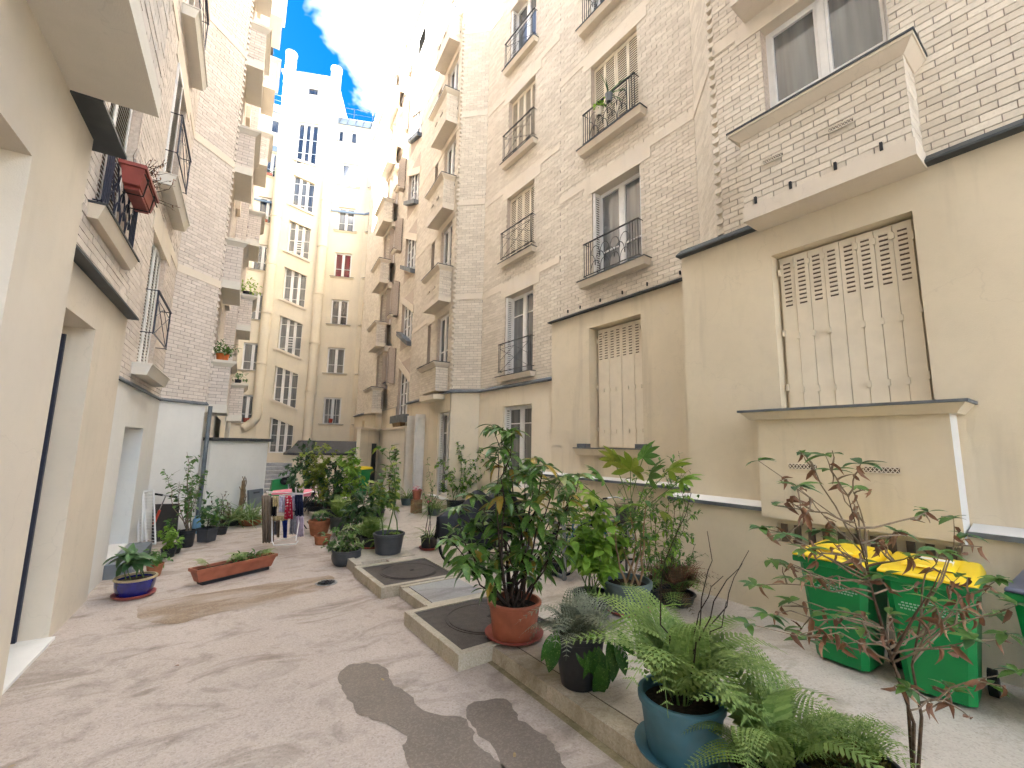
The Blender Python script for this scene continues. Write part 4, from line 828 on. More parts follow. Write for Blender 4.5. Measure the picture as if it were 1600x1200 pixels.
FR_FINE = [frond_tpl(9,.26,.30,.45), frond_tpl(9,.24,.42,.75), frond_tpl(10,.28,.18,.3)]; FR_SWORD = [frond_tpl(13,.2,.3,.5,False,.05), frond_tpl(13,.18,.2,.6,False,.05)]; FR_LONG = [frond_tpl(14,.2,.30,.35), frond_tpl(14,.18,.2,.5)]; FR_SMALL = [frond_tpl(8,.26,.35,.6), frond_tpl(8,.24,.2,.5)]
TM = {}
def tmesh(name, tpl, mat):
    k = (id(tpl[1]), mat)
    if k not in TM:
        me = bpy.data.meshes.new(name); me.from_pydata([tuple(v) for v in tpl[0]], [], tpl[1]); me.materials.append(M(mat)); me.polygons.foreach_set('use_smooth', [len(TM) % 1 == 0]*len(me.polygons)); me.update(); TM[k] = me
    return TM[k]
def orient(p, d, size, roll=0., upv=None):
    Y = Vector(d).normalized(); u_ = Vector(upv) if upv else Vector((0,0,1))
    X = Y.cross(u_)
    if X.length < 1e-3: X = Vector((1,0,0))
    X.normalize(); Z = X.cross(Y); c, s = math.cos(roll), math.sin(roll); X, Z = X*c+Z*s, Z*c-X*s
    mt = Matrix.Identity(4)
    for k in range(3): mt[k][0] = X[k]*size; mt[k][1] = Y[k]*size; mt[k][2] = Z[k]*size; mt[k][3] = p[k]
    return mt
class Leaves:
    """leaves of one plant: big ones as parts of their own, small ones joined"""
    def __init__(s): s.it = []
    def add(s, p, d, size, roll=0.): s.it.append((Vector(p), Vector(d), size, roll))
    def objs(s, parent, tpl, mats, name='leaf', cap=290):
        mats = mats if isinstance(mats, (list,tuple)) else [mats]
        for i, (p,d,z,r) in enumerate(s.it[:cap]): link(name, tmesh(name, tpl, random.choice(mats)), parent, orient(p,d,z,r))
        if len(s.it) > cap: q = Leaves(); q.it = s.it[cap:]; q.joined(parent, tpl, mats[0])
    def joined(s, parent, tpl, mat, name='foliage'):
        if not s.it: return
        tv = np.c_[tpl[0], np.ones(len(tpl[0]))]; V = []; F = []; k = 0
        for p,d,z,r in s.it:
            V.append(tv @ np.array(orient(p,d,z,r))[:3].T); F += [tuple(i+k for i in f) for f in tpl[1]]; k += len(tv)
        me = bpy.data.meshes.new(name); me.from_pydata(np.concatenate(V).tolist(), [], F); me.materials.append(M(mat)); me.update()
        o = link(name, me, parent); o['kind'] = 'stuff'; return o
def rv(s=1.): return Vector((random.gauss(0,s), random.gauss(0,s), random.gauss(0,s)))
def curve(a, b, bow=.12, n=6, wob=.02):
    a, b = Vector(a), Vector(b); L_ = (b-a).length; o = Vector((random.uniform(-1,1),random.uniform(-1,1),.3))*bow*L_; pts = []
    for i in range(n+1):
        t = i/n; pts.append(a.lerp(b,t)+o*math.sin(t*math.pi)+(rv(wob*L_) if 0 < i < n else Vector()))
    return pts
def along(pts, t):
    f = t*(len(pts)-1); i = min(int(f), len(pts)-2); q = pts[i].lerp(pts[i+1], f-i); return q, (pts[i+1]-pts[i]).normalized()
def potspec(px, py, wtop, wbot, pytop, z):
    P = gz(px, py, z); d = proj(P)[2]; rb = wbot/2*d/FPX; hd = Vector((P.x,P.y,0)).normalized(); c = Vector((P.x,P.y,z))+hd*rb*.9
    d = proj(c)[2]; rt = wtop/2*d/FPX; h = az_z(pytop, c)-z; return c, rt, wbot/2*d/FPX, h, d
def pot(t, c, rt, rb, h, mat, rim=.12, saucer=None, soil='soil', bulge=0, sq=False, rimmat=None):
    m = MB(); n = 4 if sq else 30
    prof = [(rb*.9,0),(rb,.012)]+[(rb+(rt-rb)*k/4+bulge*math.sin(math.pi*k/4), h*(1-rim)*k/4) for k in range(1,5)]
    m.lathe(prof+[(rt*.93,h*(1-rim)),(rt*.90,h*.7)], n, c, cap=False); p = m.build('pot', mat, t, not sq)
    m = MB(); m.lathe([(rt*.98,h*(1-rim)),(rt*1.06,h*(1-rim)+.006),(rt*1.07,h-.01),(rt*1.03,h),(rt*.95,h),(rt*.92,h*.8)], n, c, cap=False); m.build('rim', rimmat or mat, p, not sq)
    m = MB(); m.lathe([(rt*.93,h*.8),(rt*.5,h*.86),(.001,h*.84)], n, c); m.build('soil', soil, t, True)
    if saucer: m = MB(); m.lathe([(rb*1.15,.0),(rb*1.38,.03),(rb*1.4,.045),(rb*1.34,.045),(rb*1.1,.012),(.001,.01)], 30, c); m.build('saucer', saucer, t, True)
    return c+Vector((0,0,h*.86))
def stems_part(t, paths, r0, mat, name='stem'):
    for pts in paths:
        m = MB(); n = len(pts); m.tube(pts, [max(.0022, r0*(1-.75*i/(n-1))) for i in range(n)], 6, False); m.build(name, mat, t, True)
def twigs(t, paths, r, mat):
    m = MB()
    for pts in paths: n = len(pts); m.tube(pts, [max(.0016, r*(1-.7*i/(n-1))) for i in range(n)], 4, False)
    o = m.build('twigs', mat, t); o['kind'] = 'stuff'
POTTED = 'potted plants around the courtyard'
def ptd(label, c, name='potted_plant'): return thing(name, label, 'potted plant', c, POTTED)
def shrub(label, px, py, wt, wb, pyt, z, potmat, tops, tpl, mats, nl, size, depth=.25, mode='whorl', stem='bark', r0=.012, objs=False, sub=3, subl=.16, t0=.35, saucer=None, bulge=0, sq=False, rimmat=None, seed=1, low=.55, bow=.1, tip=0, rim=.12):
    random.seed(seed)
    c, rt, rb, h, d = potspec(px, py, wt, wb, pyt, z); t = ptd(label, c)
    b0 = pot(t, c, rt, rb, h, potmat, rim, saucer, 'soil', bulge, sq, rimmat); P = []; tw_ = []; lv = Leaves()
    for tx, ty in tops:
        dd = d+random.uniform(-depth,depth); e = at_depth(tx, ty, dd); s0 = b0+Vector((random.uniform(-.5,.5)*rt,random.uniform(-.5,.5)*rt,-.02)); pts = curve(s0, e, bow, 7, .012); P.append(pts)
        for k in range(sub):
            q, dq = along(pts, random.uniform(low, .95)); e2 = q+(rv(.7)+Vector((0,0,.35))+dq*.4).normalized()*subl*random.uniform(.5,1.2); tw_.append(curve(q, e2, .1, 3, .01))
        for k in range(nl):
            src = pts if (mode == 'along' and random.random() < .5) or not sub else random.choice(tw_[-sub:])
            tt = random.uniform(t0 if src is pts else .3, 1) if mode == 'along' else 1-random.random()**2*.5
            q, dq = along(src, tt); o = rv(1); o -= dq*o.dot(dq); dirv = o.normalized()+dq*.35+Vector((0,0,random.uniform(-.5,.3)))
            lv.add(q, dirv, random.uniform(*size), random.uniform(-.5,.5))
        for k in range(tip):
            a = 6.283*k/tip+random.uniform(-.3,.3); lv.add(pts[-1]-(pts[-1]-pts[-2]).normalized()*random.uniform(0,.05), (math.cos(a), math.sin(a), random.uniform(-.15,.35)), random.uniform(size[0]*1.05,size[1]), random.uniform(-.3,.3))
    stems_part(t, P, r0, stem)
    if tw_: twigs(t, tw_, r0*.4, stem)
    random.shuffle(lv.it)
    if objs: lv.objs(t, tpl, mats)
    else:
        mats = mats if isinstance(mats, (list,tuple)) else [mats]; n = len(lv.it)//len(mats)+1
        for k, mm in enumerate(mats): q = Leaves(); q.it = lv.it[k*n:(k+1)*n]; q.joined(t, tpl, mm)
    return t, c, d
def fern(label, px, py, wt, wb, pyt, z, potmat, n, L_, tpls, mat, tilt=(.3,1.1), saucer=None, seed=1, bulge=0, name='potted_plant', rim=.12, sq=False, fronds=()):
    random.seed(seed); c, rt, rb, h, d = potspec(px, py, wt, wb, pyt, z); t = ptd(label, c, name); b0 = pot(t, c, rt, rb, h, potmat, rim, saucer, 'soil', bulge, sq)
    for k in range(n):
        a = 2*math.pi*(k+random.uniform(-.3,.3))/n*2.4; e = random.uniform(*tilt); dv = Vector((math.cos(a)*math.cos(e), math.sin(a)*math.cos(e), math.sin(e)))
        tp = random.choice(tpls); link('frond', tmesh('frond', tp, mat if isinstance(mat, str) else random.choice(mat)), t, orient(b0+Vector((math.cos(a),math.sin(a),0))*rt*.25, dv, random.uniform(*L_), random.uniform(-.3,.3)))
    for tx, ty, dd, mm in fronds:
        e = at_depth(tx, ty, d+dd); dv = e-b0; L2 = dv.length; link('frond', tmesh('frond', FR_SWORD[0], mm), t, orient(b0, dv+Vector((0,0,.25*L2)), L2*1.12, random.uniform(-.2,.2)))
    return t, c, d, b0
def straps(t, c, n, L_, mat, seed=1, spread=.1):
    random.seed(seed); lv = Leaves()
    for k in range(n):
        a = random.uniform(0,2*math.pi); e = random.uniform(.45,1.35); lv.add(c+Vector((math.cos(a),math.sin(a),0))*random.uniform(0,spread), (math.cos(a)*math.cos(e),math.sin(a)*math.cos(e),math.sin(e)), random.uniform(*L_), random.uniform(-.2,.2))
    lv.objs(t, STRAP, mat)
# ------------------------------------------------------------------ plants in front, right side
shrub('tall spotted laurel in a round terracotta pot beside the manhole', 803, 1006, 80, 66, 936, PZ+.02, 'terracotta',
      [(785,668),(768,664),(800,672),(778,700),(735,770),(715,790),(700,840),(745,850),(850,725),(835,715),(880,745),(905,740),(830,780),(865,800),(890,770),(800,800),(815,860),(755,890),(845,870),(790,750),(725,880),(770,800),(740,820),(870,840),(820,740)], BIG, ['leaf_aucuba'], 22, (.11,.21), .3, 'along', 'bark_dark', .013, True, 3, .16, .42, 'terracotta_red', 0, seed=11, low=.55, tip=9)
shrub('bright green leafy bush in a small black pot behind the fern', 925, 962, 58, 48, 925, PZ, 'pot_black', [(900,785),(922,765),(940,785),(955,815),(912,815),(895,840),(970,850),(935,830),(915,870),(955,880),(975,830)], OVA, ['leaf_light'], 52, (.11,.17), .24, 'along', 'green_stem', .007, True, 2, .09, .3, seed=12)
random.seed(13)
t, c, d = shrub('broad-fingered fatsia in a large grey-green plastic pot', 980, 962, 74, 56, 905, PZ, 'pot_greygreen', [(985,800),(1010,775),(960,810),(1000,830),(970,850)], ELL, ['leaf_yellow','leaf_mid'], 16, (.1,.15), .1, 'along', 'wood', .016, False, 1, .1, .7, 'terracotta_red', seed=13, rim=.2)
for tx, ty, s in ((905,752,.27),(940,745,.3),(985,735,.34),(1015,745,.34),(1045,735,.36),(1065,750,.3),(985,790,.26),(1030,800,.28),(925,775,.26),(960,720,.28),(1005,715,.3),(1040,770,.28)):
    q = at_depth(985+random.uniform(-12,12), 815, d); e = at_depth(tx, ty, d+random.uniform(-.2,.2)); m = MB(); m.tube(curve(q, e, .05, 4, .0), .005, 5, False); m.build('petiole', 'green_stem', t, True)
    link('leaf', tmesh('leaf', PALM, random.choice(['leaf_mid','leaf_light','leaf_yellow'])), t, orient(e, (e-q)+Vector((0,0,-.12)), s*.8, random.uniform(-.4,.4)))
shrub('thin rose bush with sparse leaves behind the fatsia', 1035, 945, 46, 40, 905, PZ, 'pot_black', [(1030,720),(1060,705),(1050,760),(1015,760),(1075,800),(1040,820),(1065,850),(1090,870)], ELL, ['leaf_mid'], 60, (.04,.075), .25, 'along', 'bark', .006, False, 6, .2, .2, seed=14)
shrub('airy light green shrub with small leaves between the fatsia and the plinth', 1010, 950, 40, 34, 915, PZ, 'pot_black', [(965,760),(990,745),(1020,735),(1050,745),(1075,770),(1000,790),(1040,800),(1070,830),(970,830),(1015,840),(1050,860)], ELL, ['leaf_light','leaf_mid'], 60, (.05,.09), .3, 'along', 'green_stem', .006, False, 5, .22, .25, seed=97)
shrub('thin-leaved pale shrub behind the bicycle stand', 870, 900, 34, 30, 875, PZ, 'pot_black', [(850,750),(880,735),(905,760),(865,790),(895,800),(920,790),(880,830)], ELL, ['leaf_mid','leaf_light'], 50, (.06,.1), .3, 'along', 'bark', .006, False, 5, .22, .3, seed=98)
t, c, d, b0 = fern('clump of dry brown fern by the cream wall', 1055, 950, 60, 50, 925, PZ, 'pot_black', 44, (.4,.72), FR_SMALL, ['leaf_dry','leaf_fern','leaf_dry','leaf_brown'], (.1,1.3), seed=15)
t, c, d, b0 = fern('silvery painted fern spilling over a tall black pot', 905, 1082, 78, 56, 985, PZ, 'pot_black', 32, (.36,.6), FR_SMALL, 'leaf_silver', (.1,1.1), seed=16)
random.seed(17)
for k, (tx, ty, ex, ey) in enumerate(((870,985,858,1060),(862,990,850,1035),(925,1005,932,1105),(935,1010,945,1100),(950,1000,968,1075),(960,1000,985,1060),(940,1030,938,1108),(900,1010,925,1060),(965,985,990,1030))):
    a = at_depth(tx, ty, d-.12); b = at_depth(ex, ey, d-.22); L_ = (b-a).length; link('leaf', tmesh('leaf', BIG, 'leaf_glossy'), t, orient(a, (b-a)+Vector((0,0,.1*L_)), L_*1.0, random.uniform(-.3,.3), (-.5,-.6,.4)))
for k in range(8): tx = 935+random.uniform(-25,40); a = at_depth(925, 1010, d); b = at_depth(tx, random.uniform(900,960), d+.1); link('leaf', tmesh('leaf', STRAP, 'leaf_light'), t, orient(a, b-a, (b-a).length*1.15, 0))
t, c, d, b0 = fern('large green fern in a teal plastic pot with saucer', 1068, 1205, 124, 104, 1082, PZ+.02, 'pot_teal', 22, (.6,1.05), FR_LONG+FR_LONG+FR_FINE, 'leaf_fern', (.3,1.25), 'pot_teal', seed=18, rim=.16, fronds=((1280,1090,-.1,'leaf_fern'),(1240,1010,.1,'leaf_fern'),(1190,1000,0,'leaf_fern'),(960,960,.1,'leaf_fern'),(1180,950,.25,'leaf_fern')))
random.seed(19); P = [curve(b0, at_depth(x,y,d+q), .12, 8, .022) for x,y,q in ((1130,900,.1),(1080,770,.2),(1170,860,.2),(1105,830,.1),(1135,940,0),(1160,880,.3))]; stems_part(t, P, .007, 'bark_dark')
t, c, d, b0 = fern('dense fern in a dark pot at the bottom edge beside the teal pot', 1215, 1290, 130, 110, 1195, PZ, 'pot_black', 26, (.5,.85), FR_LONG+FR_SWORD, 'leaf_fern', (.3,1.35), seed=20)
t, c, d, b0 = fern('mossy pot with small ferns at the bottom edge', 1335, 1330, 150, 130, 1190, PZ, 'pot_black', 18, (.28,.5), FR_SMALL, 'leaf_fern', (.3,1.2), seed=21)
random.seed(22); lv = Leaves()
for k in range(900): a = random.uniform(0,6.28); r_ = random.random()**.5*.2; lv.add(b0+Vector((math.cos(a)*r_, math.sin(a)*r_, .10*(1-(r_/.2)**2)+random.uniform(0,.02))), rv(1)+Vector((0,0,.6)), random.uniform(.02,.045), 0)
lv.joined(t, QUAD, 'moss', 'moss')
# half-withered azalea in the right foreground
random.seed(23); c, rt, rb, h, d = potspec(1432, 1300, 110, 90, 1235, PZ); t = ptd('tall half-withered azalea with brown curled leaves in front of the bins', c); b0 = pot(t, c, rt, rb, h, 'pot_black')
main = [[b0, at_depth(1428,1130,d), at_depth(1400,1050,d), at_depth(1365,930,d), at_depth(1345,850,d-.03), at_depth(1325,775,d-.05)], [b0+Vector((.03,0,0)), at_depth(1418,1090,d+.02), at_depth(1385,1010,d+.02), at_depth(1362,920,d), at_depth(1352,860,d+.04)],
        [at_depth(1392,1030,d), at_depth(1430,960,d-.02), at_depth(1460,915,d-.05)]]
main.append([b0-Vector((.03,.02,0)), at_depth(1440,1120,d+.05), at_depth(1425,1040,d+.08), at_depth(1440,960,d+.1), at_depth(1470,890,d+.12)]); stems_part(t, main, .0095, 'bark')
ends = [(1255,708),(1290,712),(1185,720),(1210,790),(1245,760),(1300,735),(1345,725),(1330,760),(1190,825),(1225,835),(1205,875),(1240,905),(1260,860),(1285,830),(1310,850),(1200,960),(1170,975),(1225,985),(1260,1000),(1290,960),(1180,915),(1400,830),(1450,800),(1490,810),(1510,835),(1380,850),(1420,870),(1470,860),(1500,900),(1540,925),(1560,960),(1590,945),(1440,920),(1480,955),(1520,1000),(1570,990),(1480,970),(1420,1075),(1490,1080),(1380,900),(1330,960),(1310,1000),(1345,980),(1590,1050),(1545,1070),(1390,960),(1270,900),(1235,940),(1335,880),(1420,985),(1460,940),(1560,905)]
br = []; lg = Leaves(); lb = Leaves()
for tx, ty in ends:
    src, dq = along(main[3] if tx > 1420 and random.random() < .7 else random.choice(main[:2]), min(1, max(.25, .25+(1080-ty)/340*.75))); e = at_depth(tx, ty, d+random.uniform(-.25,.3)); pts = curve(src, e, .1, 5, .02); br.append(pts)
    for k in range(2): q, dd = along(pts, random.uniform(.4,.9)); e2 = q+(rv(1)+dd*.5).normalized()*random.uniform(.05,.12); br.append(curve(q,e2,.1,3,.02)); [lb.add(e2, rv(.8)+Vector((0,0,-.7)), random.uniform(.04,.075), random.uniform(-2,2)) for _ in range(random.choice((0,1,2)))]
    for k in range(random.choice((5,6,7,8))): a = random.uniform(0,6.28); lg.add(e, (math.cos(a), math.sin(a), random.uniform(-.1,.6)), random.uniform(.06,.112), random.uniform(-.3,.3))
    for k in range(random.choice((1,2,2))): q, dd = along(pts, random.uniform(.6,.97)); lb.add(q, rv(.7)+Vector((0,0,-.8)), random.uniform(.045,.08), random.uniform(-2,2))
twigs(t, br, .006, 'bark_pale'); lg.objs(t, ELL, ['leaf_mid','leaf_bluegreen','leaf_mid']); lb.objs(t, CRISP, 'leaf_brown', 'withered_leaf')
# ------------------------------------------------------------------ middle distance
shrub('loose white-flowered shrub in front of the cream wall behind the bicycles', 712, 800, 30, 26, 780, PZ, 'pot_black', [(690,720),(715,690),(740,680),(755,700),(725,720),(700,740),(770,730),(745,740),(690,760),(720,760),(780,760)], OVA, ['leaf_mid','leaf_light'], 80, (.06,.11), .6, 'along', 'green_stem', .01, False, 5, .3, .3, seed=31)
shrub('slim young tree in a big dark round pot on the concrete slab', 606, 868, 46, 38, 832, PZ+.01, 'pot_slate', [(608,700),(604,735),(612,760)], OVA, ['leaf_mid','leaf_yellow'], 44, (.08,.14), .2, 'along', 'green_stem', .012, True, 4, .3, .45, seed=32, low=.5)
fern('low fern around the foot of the slim young tree', 598, 862, 20, 18, 846, PZ+.01, 'pot_slate', 14, (.3,.5), FR_SMALL, 'leaf_light', (.2,1), seed=33)
shrub('variegated bush in a rounded charcoal pot', 540, 886, 42, 34, 858, 0, 'pot_grey', [(525,830),(540,820),(555,828),(518,845),(560,840),(545,838),(530,842),(512,852),(568,850)], OVA, ['leaf_varieg','leaf_mid'], 36, (.05,.095), .25, 'along', 'green_stem', .006, False, 3, .14, .3, seed=34, bulge=.03)
shrub('small bush in a clay pot by the drying rack', 498, 838, 31, 24, 812, 0, 'clay', [(490,805),(500,800),(510,806)], OVA, ['leaf_bluegreen'], 26, (.06,.1), .2, 'along', 'green_stem', .006, False, 3, .12, .2, seed=35, rim=.25)
shrub('tiny seedling in a low clay pot beside the charcoal pot', 503, 852, 24, 20, 836, 0, 'clay', [(500,832),(508,834)], ELL, ['leaf_varieg'], 14, (.05,.08), .1, 'along', 'green_stem', .005, False, 2, .08, .2, seed=36)
t, c, d = shrub('thin upright sapling over grass in a small black pot with red saucer', 670, 860, 26, 22, 838, PZ, 'pot_black', [(668,722),(676,760),(662,770)], ELL, ['leaf_mid'], 46, (.045,.07), .12, 'along', 'bark_dark', .007, False, 5, .17, .4, 'terracotta_red', seed=37); straps(t, c+Vector((0,0,.2)), 36, (.2,.34), 'leaf_spider', 38)
shrub('dark glossy shrub with drooping leaves behind the charcoal pot', 560, 848, 32, 28, 826, PZ, 'pot_black', [(545,760),(560,745),(575,770),(550,790),(570,800),(540,800),(585,790)], BIG, ['leaf_dark'], 26, (.14,.22), .35, 'along', 'bark', .01, True, 3, .22, .3, seed=39)
fern('feathery green fern in a pot with a red saucer', 578, 858, 30, 26, 838, PZ, 'pot_black', 22, (.4,.65), FR_FINE, 'leaf_fern', (.3,1.2), 'terracotta_red', seed=40)
fern('arching fern among the shrubs by the drying rack', 530, 830, 30, 26, 806, PZ, 'pot_grey', 20, (.45,.75), FR_FINE, 'leaf_fern', (.3,1.2), seed=41)
for k, (px, py, tops, mt, tp, sz, lab) in enumerate((
    (470, 800, [(455,730),(465,715),(475,740),(460,760),(480,760),(450,750),(490,745)], 'leaf_bluegreen', OVA, (.07,.12), 'grey-green bush at the left end of the shrub thicket'),
    (495, 806, [(485,705),(500,700),(512,715),(495,740),(510,760),(480,720)], 'leaf_yellow', OVA, (.07,.12), 'yellow-green bush rising above the shrub thicket'),
    (520, 808, [(515,720),(530,735),(505,750),(525,770),(535,755),(515,780)], 'leaf_dark', OVA, (.07,.12), 'dark dense bush in the middle of the shrub thicket'),
    (545, 812, [(545,705),(556,715),(540,730),(560,740),(550,760),(535,725)], 'leaf_light', OVA, (.08,.13), 'light green bush at the right end of the shrub thicket'),
    (500, 800, [(480,692),(472,700),(490,690),(466,712)], 'leaf_dark', OVA, (.06,.1), 'dark thin-stemmed bush behind the shrub thicket'),
    (585, 812, [(590,765),(600,780),(580,780),(592,790)], 'leaf_mid', ELL, (.1,.16), 'slender green bush between the thicket and the slim tree'))):
    shrub(lab, px, py, 30, 26, py-16, 0 if px < 520 else PZ, 'pot_black', tops, tp, [mt], 170, sz, .7, 'along', 'bark', .012, False, 5, .38, .3, seed=50+k)
t, c, d = shrub('climbing plant in a square black pot against the pale coping wall', 611, 790, 17, 15, 774, PZ, 'pot_black', [(616,695),(622,705),(612,720),(606,735),(622,745)], OVA, ['leaf_mid'], 16, (.12,.19), .12, 'along', 'bark', .012, True, 3, .25, .4, seed=60, sq=True)
for lab, px, py, sd in (('spider plant in a green pot left of the wood block', 636, 790, 61), ('spider plant with a pink bloom right of the wood block', 678, 806, 62)):
    c, rt, rb, h, d = potspec(px, py, 20, 16, py-12, PZ); t = ptd(lab, c); b0 = pot(t, c, rt, rb, h, 'pot_greygreen'); straps(t, b0, 70, (.35,.6), 'leaf_spider', sd, .12)
    if sd == 62: m = MB(); [m.lathe([(.001,-.04),(.05,-.02),(.06,.02),(.03,.05),(.001,.05)], 9, at_depth(670,785,d)+rv(.01)) for _ in range(1)]; m.build('flower', 'pink_flower', t, True)
wb_ = gz(649,803,PZ)+Vector((.1,.18,0)); m = MB(); m.wbox(wb_.x-.12,wb_.x+.12,wb_.y-.12,wb_.y+.12,PZ,PZ+.36); m.build('wood_block', 'wood'); tag(bpy.data.objects['wood_block'], 'squared wooden block carrying the pink flower pot', 'block')
c = Vector((wb_.x,wb_.y,PZ+.36)); t = ptd('small red pot of pink flowers on the wooden block', c); b0 = pot(t, c, .13, .1, .26, 'terracotta')
random.seed(63); lv = Leaves()
for k in range(40): lv.add(b0+Vector((random.uniform(-.1,.1),random.uniform(-.1,.1),random.uniform(0,.14))), rv(1)+Vector((0,0,.5)), random.uniform(.05,.08), 0)
lv.joined(t, OVA, 'pink_flower', 'flowers')
# palm by the far wall
pp = at_depth(566,735,21); t = thing('palm_plant', 'spiky dark palm beside the wall end under the far bays', 'palm', (pp.x,pp.y,0)); m = MB(); m.tube([(pp.x,pp.y,0),(pp.x+.05,pp.y,1.0),pp+Vector((0,0,.6))], [.07,.06,.05], 8); m.build('trunk', 'bark', t, True)
random.seed(64)
for k in range(46): a = random.uniform(0,6.28); e = random.uniform(-.3,1.3); link('leaf', tmesh('leaf', STRAP, 'leaf_dark'), t, orient(pp+Vector((0,0,random.uniform(-.6,.8))), (math.cos(a)*math.cos(e),math.sin(a)*math.cos(e),math.sin(e)), random.uniform(.9,1.4), 0))
# ------------------------------------------------------------------ left side plants
t, c, d = shrub('broad-leaved plant in a cobalt blue glazed pot with ochre rim', 208, 936, 52, 40, 900, 0, 'glaze_blue', [(200,868),(205,862),(195,885),(215,875)], LAN, ['leaf_mid'], 1, (.1,.12), .08, 'along', 'green_stem', .008, False, 0, .1, .4, 'terracotta_red', .015, rimmat='glaze_rim', seed=70)
random.seed(71)
for tx, ty, q in ((160,870,.15),(220,865,.2),(240,872,-.15),(200,870,-.2),(188,858,.15),(212,858,-.1),(228,890,.15),(150,876,0),(178,896,.05),(168,884,.1),(230,858,-.1),(256,864,0),(242,868,.1),(222,885,-.1),(192,890,-.1),(205,848,.1),(195,850,0),(185,862,0),(225,872,0),(212,890,-.1),(236,880,0),(198,888,-.15),(215,852,.2),(180,870,.2)):
    b = at_depth(tx, ty, d+q); a = at_depth(203+random.uniform(-6,8),880+random.uniform(-14,6),d)+rv(.015); L_ = (b-a).length; link('leaf', tmesh('leaf', BIG, 'leaf_bluegreen'), t, orient(a, b-a+Vector((0,0,.25*L_)), min(L_*1.05, .34), random.uniform(-.4,.4)))
A, B = gz(304,918,0), gz(428,888,0); dv = (B-A).normalized(); nv = Vector((-dv.y,dv.x,0)); FP = Fr(A.x,A.y,math.degrees(math.atan2(dv.x,dv.y)),1); LP = (B-A).length
t = ptd('long terracotta window-box planter lying on the ground with a straggly fern', A, 'planter')
m = MB(); 
def trough(m, F, L_, w0, w1, h0, h1, e): m.hexa([F.p(e,.0,h0),F.p(L_-e,.0,h0),F.p(L_-e,w0,h0),F.p(e,w0,h0),F.p(0,-(w1-w0)/2,h1),F.p(L_,-(w1-w0)/2,h1),F.p(L_,w0+(w1-w0)/2,h1),F.p(0,w0+(w1-w0)/2,h1)])
trough(m, FP, LP, .14, .2, .05, .19, .05); pp_ = m.build('trough', 'terracotta', t)
for a in ((-.015,LP+.015,-.05,-.025),(-.015,LP+.015,.165,.19),(-.015,.01,-.025,.165),(LP-.01,LP+.015,-.025,.165)): m = MB(); m.box(FP,*a,.19,.23); m.build('rim', 'terracotta', pp_)
m = MB(); m.box(FP,.02,LP-.02,-.02,.16,.17,.195); m.build('soil', 'soil', t); m = MB(); m.box(FP,.1,LP-.08,.0,.16,0,.045); m.build('tray', 'pot_black', t)
random.seed(72)
for u, a, L_ in ((.15,2.6,.35),(.2,3.5,.3),(.35,.3,.4),(.5,1.0,.4),(.62,2.8,.45),(.7,4.0,.35),(.75,-.6,.4),(.8,-1.2,.38),(.85,.6,.35),(.55,5,.3)): link('frond', tmesh('frond', random.choice(FR_SMALL), 'leaf_fern'), t, orient(FP.p(u*LP,.07,.2), (math.cos(a),math.sin(a),.5), L_, 0))
lv = Leaves(); [lv.add(FP.p(random.uniform(.45,.8)*LP, random.uniform(0,.14), .2+random.uniform(0,.12)), rv(1)+Vector((0,0,.5)), random.uniform(.05,.09), 0) for _ in range(70)]; lv.joined(t, ELL, 'leaf_mid')
shrub('tall bushy fuchsia in a black pot against the white wall', 290, 856, 22, 18, 828, 0, 'pot_black', [(292,706),(288,730),(300,740),(310,745),(280,752),(296,770),(318,742),(262,742),(285,790),(300,760)], OVA, ['leaf_mid'], 34, (.06,.1), .3, 'along', 'bark_pale', .01, False, 4, .26, .35, seed=73)
shrub('low leafy plant in a square grey pot by the drainpipe', 322, 848, 28, 24, 824, 0, 'pot_slate', [(312,805),(325,800),(335,810),(345,805),(318,790),(340,790),(330,775)], OVA, ['leaf_bluegreen','leaf_mid'], 26, (.07,.12), .25, 'along', 'bark_dark', .006, False, 3, .18, .3, seed=74, sq=True)
shrub('small weedy plant in a clay pot behind the blue pot', 240, 902, 22, 16, 880, 0, 'clay', [(235,868),(248,872),(255,880),(242,862)], OVA, ['leaf_mid'], 22, (.05,.08), .2, 'along', 'green_stem', .005, False, 3, .13, .2, seed=75)
shrub('young hydrangea in a black pot before the leaning racks', 262, 872, 20, 16, 856, 0, 'pot_black', [(255,830),(265,825),(272,835),(260,845),(280,840)], OVA, ['leaf_light'], 24, (.06,.1), .2, 'along', 'green_stem', .006, False, 3, .15, .2, seed=76)
shrub('reddish-stemmed weed in a black pot beside the leaning board', 272, 866, 18, 14, 850, 0, 'pot_black', [(262,812),(270,820),(280,845),(285,850)], OVA, ['leaf_mid'], 20, (.05,.08), .2, 'along', 'green_stem', .005, False, 3, .14, .2, seed=77)
for k, (px, lab) in enumerate(((362,'spider plant in a trough at the left foot of the low white wall'),(390,'spider plant in a clay dish at the right foot of the low white wall'))):
    c, rt, rb, h, d = potspec(px, 822, 34, 28, 810, 0); t = ptd(lab, c); b0 = pot(t, c, rt, rb, h, 'pot_black' if k == 0 else 'clay'); straps(t, b0, 110, (.4,.65), 'leaf_spider', 78+k, .3)
t, c, d = shrub('withered climber on sticks beside the square grey pot', 345, 836, 16, 14, 824, 0, 'pot_black', [(338,775),(345,770),(352,780),(362,790),(330,785)], ELL, ['leaf_dry'], 14, (.05,.08), .2, 'along', 'bark_dark', .007, False, 4, .18, .3, seed=80)
